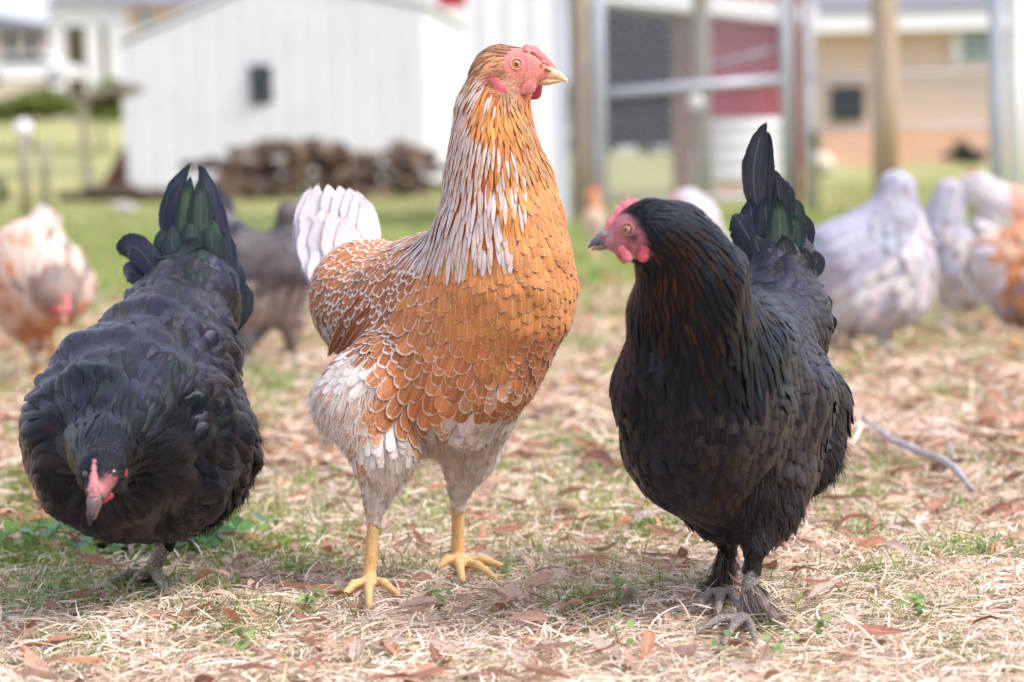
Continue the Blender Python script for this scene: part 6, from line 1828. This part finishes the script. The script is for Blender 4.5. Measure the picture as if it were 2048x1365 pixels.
# orange and white hen at the left edge, head lowered towards the camera
Y4 = 4.35; w1 = lin(214, 190, 176); o1 = lin(196, 132, 92); yl = lin(226, 166, 84)
bghen('orange and white hen with head lowered at the left edge behind the pecking hen', (75, 752),
      [((60, 530, Y4), (110, 575, Y4 - .05), 88, 78, w1, .03), ((60, 575, Y4), (60, 620, Y4), 90, 60, o1, .03), ((75, 490, Y4 + .08), (92, 440, Y4 + .12), 52, 16, w1, .02),
       ((110, 570, Y4 - .08), (118, 600, Y4 - .15), 55, 36, lin(150, 110, 90), .02), ((60, 650, Y4), (66, 682, Y4), 34, 18, w1, .02)],
      [((60, 450, Y4), (.1, -1), .05, .028, .08, ['w_white'], .5), ((40, 530, Y4), (-.3, -.6), .05, .028, .08, ['w_white', 'w_orange'], .3), ((110, 530, Y4 - .1), (.3, -1), .05, .02, .08, ['w_white', 'g_tan'], .3),
       ((150, 570, Y4), (.8, 0), .05, .026, .08, ['w_white', 'w_orange'], .3), ((40, 620, Y4), (-.3, 1), .045, .026, .1, ['w_tan', 'w_orange'], .1), ((110, 640, Y4), (.3, 1), .045, .026, .1, ['w_tan'], .1),
       ((60, 700, Y4), (0, 1), .035, .018, .1, ['w_white']), ((112, 565, Y4 - .15), (0, -1), .03, .01, .06, ['g_tan'], .3)],
      face=((108, 598, Y4 - .15),), paint=((104, 610, Y4 - .2, .016, RD), (132, 612, Y4 - .19, .014, PK)),
      parts=(('comb', [((132, 594, Y4 - .2), (134, 622, Y4 - .21), 6, 8, PK, .6)]), ('beak', [((126, 618, Y4 - .2), (130, 646, Y4 - .21), 9, 3, lin(216, 160, 130), 1)]), ('wattle', [((112, 618, Y4 - .2), (118, 630, Y4 - .2), 8, 8, RD, .5)])),
      legs=(((72, 700, Y4), (74, 742, Y4), [(60, 760), (78, 768), (92, 760)], yl), ((104, 670, Y4 + .1), (104, 718, Y4 + .12), [(92, 730), (106, 738), (118, 730)], yl)),
      quills=(((70, 470, Y4 + .12), (80, 440, Y4 + .14), (98, 412, Y4 + .14), 44, lin(226, 216, 210)), ((90, 480, Y4 + .12), (104, 450, Y4 + .14), (108, 424, Y4 + .14), 36, lin(220, 205, 198))))
# grey and black hen between the pecking hen and the orange hen
Y5 = 4.6; gd, gt_ = lin(96, 90, 92), lin(142, 128, 120)
bghen('smoky grey hen with black tail behind the orange hen tail', (590, 740),
      [((500, 540, Y5), (575, 530, Y5 - .02), 74, 66, gd, .03), ((500, 600, Y5), (560, 600, Y5), 68, 52, gt_, .03), ((470, 500, Y5), (440, 430, Y5 + .05), 52, 22, lin(40, 42, 50), .02), ((575, 500, Y5), (588, 440, Y5), 44, 28, gd, .02),
       ((588, 440, Y5), (575, 425, Y5 - .02), 28, 22, gd, .015), ((500, 640, Y5), (497, 690, Y5 - .03), 40, 14, gd, .02), ((580, 640, Y5), (585, 680, Y5), 28, 12, gt_, .02)],
      [((440, 400, Y5), (-.2, -1), .05, .026, .08, ['k_tail']), ((470, 480, Y5), (-.6, -.6), .05, .028, .08, ['k_tail', 'g_dark']), ((540, 500, Y5), (-1, .1), .05, .028, .08, ['g_dark']), ((520, 560, Y5), (-1, .4), .05, .028, .08, ['g_dark', 'g_tan']),
       ((580, 470, Y5), (.1, 1), .04, .018, .06, ['g_dark']), ((560, 600, Y5), (-.3, 1), .045, .024, .1, ['g_tan']), ((490, 620, Y5), (-.3, 1), .045, .024, .12, ['g_tan', 'g_dark']), ((498, 680, Y5), (0, 1), .03, .014, .12, ['g_dark'])],
      face=((592, 432, Y5),), parts=(('beak', [((598, 436, Y5), (614, 442, Y5), 8, 3, lin(90, 84, 84), 1)]), ('comb', [((580, 408, Y5), (594, 414, Y5), 4, 4, lin(150, 90, 96), .5)])),
      legs=(((497, 690, Y5 - .03), (495, 716, Y5 - .03), [(480, 728), (495, 734), (510, 728)], gt_), ((585, 680, Y5), (588, 716, Y5 + .02), [(574, 724), (590, 730), (602, 724)], gt_)),
      quills=(((450, 470, Y5 + .05), (418, 420, Y5 + .08), (405, 350, Y5 + .1), 40, lin(40, 42, 50)), ((462, 470, Y5 + .05), (440, 420, Y5 + .08), (424, 362, Y5 + .1), 38, lin(34, 36, 42)), ((470, 470, Y5 + .05), (455, 430, Y5 + .08), (448, 385, Y5 + .1), 34, lin(44, 46, 54))))
# light grey hens at the right
Y6 = 4.55; g1_, g2_ = lin(176, 176, 192), lin(208, 204, 208)
bghen('pale grey fluffy hen nearest to the black hen at the right', (1765, 705),
      [((1690, 530, Y6), (1790, 520, Y6), 78, 70, g1_, .03), ((1720, 595, Y6), (1800, 580, Y6), 72, 66, g2_, .03), ((1690, 500, Y6), (1780, 440, Y6), 62, 50, g1_, .03), ((1790, 430, Y6), (1793, 378, Y6), 48, 38, g1_, .02),
       ((1820, 450, Y6), (1822, 530, Y6), 30, 46, g2_, .02), ((1680, 520, Y6 + .05), (1625, 490, Y6 + .1), 48, 26, g1_, .02), ((1765, 640, Y6), (1768, 668, Y6), 26, 12, g2_, .02), ((1665, 640, Y6), (1660, 655, Y6), 34, 22, lin(120, 114, 122), .02)],
      [((1640, 480, Y6), (-1, -.1), .05, .03, .08, ['g_body']), ((1720, 480, Y6), (-1, .5), .05, .03, .08, ['g_body']), ((1790, 370, Y6), (-.3, 1), .035, .016, .06, ['g_body']), ((1790, 430, Y6), (-.2, 1), .045, .022, .08, ['g_body']),
       ((1830, 470, Y6), (.05, 1), .045, .026, .1, ['g_light', 'g_brown']), ((1780, 540, Y6), (-.8, .6), .05, .03, .1, ['g_body', 'g_light']), ((1720, 590, Y6), (-.7, .8), .05, .03, .12, ['g_light']), ((1820, 600, Y6), (-.2, 1), .05, .03, .12, ['g_light']), ((1700, 640, Y6), (-.3, 1), .04, .024, .14, ['g_light', 'g_brown'])],
      face=((1806, 384, Y6),), paint=((1812, 390, Y6 - .03, .012, lin(190, 160, 165)),), parts=(('beak', [((1822, 392, Y6), (1838, 402, Y6), 8, 3, lin(130, 124, 124), 1)]), ('comb', [((1800, 344, Y6), (1816, 356, Y6), 3, 4, lin(190, 150, 156), .5)])),
      legs=(((1768, 665, Y6), (1766, 694, Y6), [(1750, 708), (1768, 714), (1784, 706)], lin(150, 140, 142)), ((1700, 655, Y6 + .05), (1700, 680, Y6 + .08), [(1688, 690), (1702, 696), (1714, 690)], lin(150, 140, 142))),
      quills=(((1660, 510, Y6 + .06), (1630, 480, Y6 + .1), (1606, 440, Y6 + .12), 36, lin(120, 122, 140)), ((1660, 520, Y6 + .06), (1625, 500, Y6 + .1), (1600, 470, Y6 + .12), 36, lin(130, 132, 148))))
Y7 = 5.5
bghen('greyish hen standing second in the row at the right, behind the palest one', (1900, 660),
      [((1880, 480, Y7), (1930, 520, Y7), 52, 48, lin(160, 154, 164), .03), ((1890, 430, Y7), (1898, 385, Y7), 40, 28, lin(182, 178, 188), .02), ((1900, 540, Y7), (1940, 570, Y7), 52, 44, lin(184, 176, 180), .03), ((1960, 510, Y7), (1990, 540, Y7), 44, 38, lin(200, 196, 204), .02), ((1905, 600, Y7), (1905, 622, Y7), 24, 12, g2_, .02)],
      [((1890, 400, Y7), (-.1, 1), .04, .02, .06, ['g_body']), ((1880, 470, Y7), (-.6, 1), .05, .03, .08, ['g_body', 'g_brown']), ((1930, 520, Y7), (-.5, 1), .05, .03, .08, ['g_brown', 'g_body']), ((1980, 530, Y7), (0, 1), .05, .03, .08, ['g_light']), ((1900, 580, Y7), (0, 1), .045, .026, .12, ['g_light', 'g_brown'])],
      face=((1908, 382, Y7),), parts=(('beak', [((1922, 388, Y7), (1936, 394, Y7), 6, 2, lin(130, 124, 124), 1)]), ('comb', [((1896, 356, Y7), (1908, 362, Y7), 3, 3, lin(200, 140, 150), .5)])),
      legs=(((1905, 620, Y7), (1905, 648, Y7), [(1892, 656), (1906, 662), (1918, 656)], lin(150, 140, 142)),))
Y8 = 6.6
bghen('white hen with an orange back at the top right, farthest of the flock', (1990, 600),
      [((1960, 385, Y8), (2010, 420, Y8), 38, 44, g2_, .02), ((2020, 420, Y8), (2060, 430, Y8), 46, 44, lin(214, 150, 116), .02), ((1990, 450, Y8), (2040, 480, Y8), 44, 44, g2_, .02), ((1950, 372, Y8), (1938, 368, Y8), 26, 18, g2_, .01), ((2010, 510, Y8), (2010, 540, Y8), 22, 10, g2_, .02)],
      [((1960, 370, Y8), (1, .1), .05, .02, .08, ['g_light']), ((1990, 420, Y8), (.6, 1), .05, .03, .08, ['g_light']), ((2030, 400, Y8), (1, .3), .05, .03, .08, ['w_orange']), ((2030, 470, Y8), (.3, 1), .05, .03, .1, ['g_light'])],
      face=((1940, 364, Y8),), parts=(('beak', [((1924, 368, Y8), (1914, 374, Y8), 6, 2, yl, 1)]), ('comb', [((1936, 346, Y8), (1948, 344, Y8), 4, 4, RD, .5)])),
      legs=(((2010, 538, Y8), (2008, 578, Y8), [(1998, 588), (2010, 594), (2020, 588)], yl),))
Y9 = 4.9
bghen('orange backed grey hen cut by the right edge of the picture', (2030, 690),
      [((2000, 510, Y9), (2070, 500, Y9), 50, 66, lin(196, 130, 100), .03), ((1985, 530, Y9), (2040, 600, Y9), 50, 46, lin(206, 196, 198), .03), ((2060, 560, Y9), (2080, 570, Y9), 80, 78, lin(190, 130, 80), .03), ((2030, 625, Y9), (2032, 640, Y9), 24, 12, lin(180, 150, 120), .02), ((1975, 470, Y9 + .05), (1960, 455, Y9 + .05), 24, 16, lin(206, 200, 206), .02)],
      [((1990, 460, Y9), (-1, -.5), .05, .03, .08, ['g_light', 'w_white']), ((2030, 480, Y9), (-1, .2), .05, .03, .08, ['w_orange', 'w_tan']), ((1990, 560, Y9), (-.6, 1), .05, .03, .1, ['g_light']), ((2040, 600, Y9), (-.2, 1), .05, .03, .1, ['w_tan', 'g_tan'])],
      legs=(((2032, 636, Y9), (2032, 676, Y9), [(2018, 690), (2034, 696), (2046, 690)], yl), ((2065, 640, Y9 + .05), (2065, 672, Y9 + .08), [(2054, 682), (2066, 688), (2078, 682)], yl)),
      quills=(((1985, 480, Y9 + .05), (1965, 465, Y9 + .07), (1948, 440, Y9 + .08), 34, lin(214, 208, 214)),))
Y10 = 6.3
bghen('white hen with pink face peeping over the neck of the right black hen', (1380, 605),
      [((1375, 405, Y10), (1392, 440, Y10), 28, 40, g2_, .02), ((1392, 440, Y10), (1400, 500, Y10), 44, 62, g2_, .03), ((1360, 402, Y10), (1350, 404, Y10), 18, 12, lin(226, 170, 170), .01), ((1400, 545, Y10), (1400, 565, Y10), 26, 12, g2_, .02)],
      [((1375, 380, Y10), (1, .4), .03, .014, .06, ['g_light']), ((1395, 440, Y10), (.4, 1), .04, .02, .08, ['g_light']), ((1400, 510, Y10), (0, 1), .05, .03, .08, ['g_light'])],
      face=((1356, 400, Y10),), paint=((1352, 408, Y10 - .03, .016, PK),), parts=(('beak', [((1342, 404, Y10), (1332, 410, Y10), 6, 2, yl, 1)]), ('comb', [((1350, 388, Y10), (1366, 382, Y10), 4, 5, PK, .5)])),
      legs=(((1400, 563, Y10), (1398, 590, Y10), [(1388, 598), (1400, 604), (1410, 598)], yl),))
Y11 = 9.0
bghen('small far buff orange hen between the wooden post and the gate pipe', (1186, 512),
      [((1190, 410, Y11), (1188, 436, Y11), 16, 24, lin(220, 180, 146), .02), ((1186, 396, Y11), (1190, 388, Y11), 14, 12, lin(206, 140, 100), .01), ((1188, 456, Y11), (1186, 480, Y11), 18, 8, lin(222, 186, 154), .02)],
      [((1186, 385, Y11), (.2, 1), .04, .02, .06, ['w_tan']), ((1186, 430, Y11), (0, 1), .05, .03, .08, ['w_white'])],
      face=((1182, 388, Y11),), parts=(('beak', [((1176, 390, Y11), (1168, 394, Y11), 5, 2, yl, 1)]), ('comb', [((1184, 374, Y11), (1192, 374, Y11), 4, 4, RD, .5)])),
      legs=(((1186, 478, Y11), (1186, 500, Y11), [(1178, 508), (1188, 512), (1196, 508)], yl),))
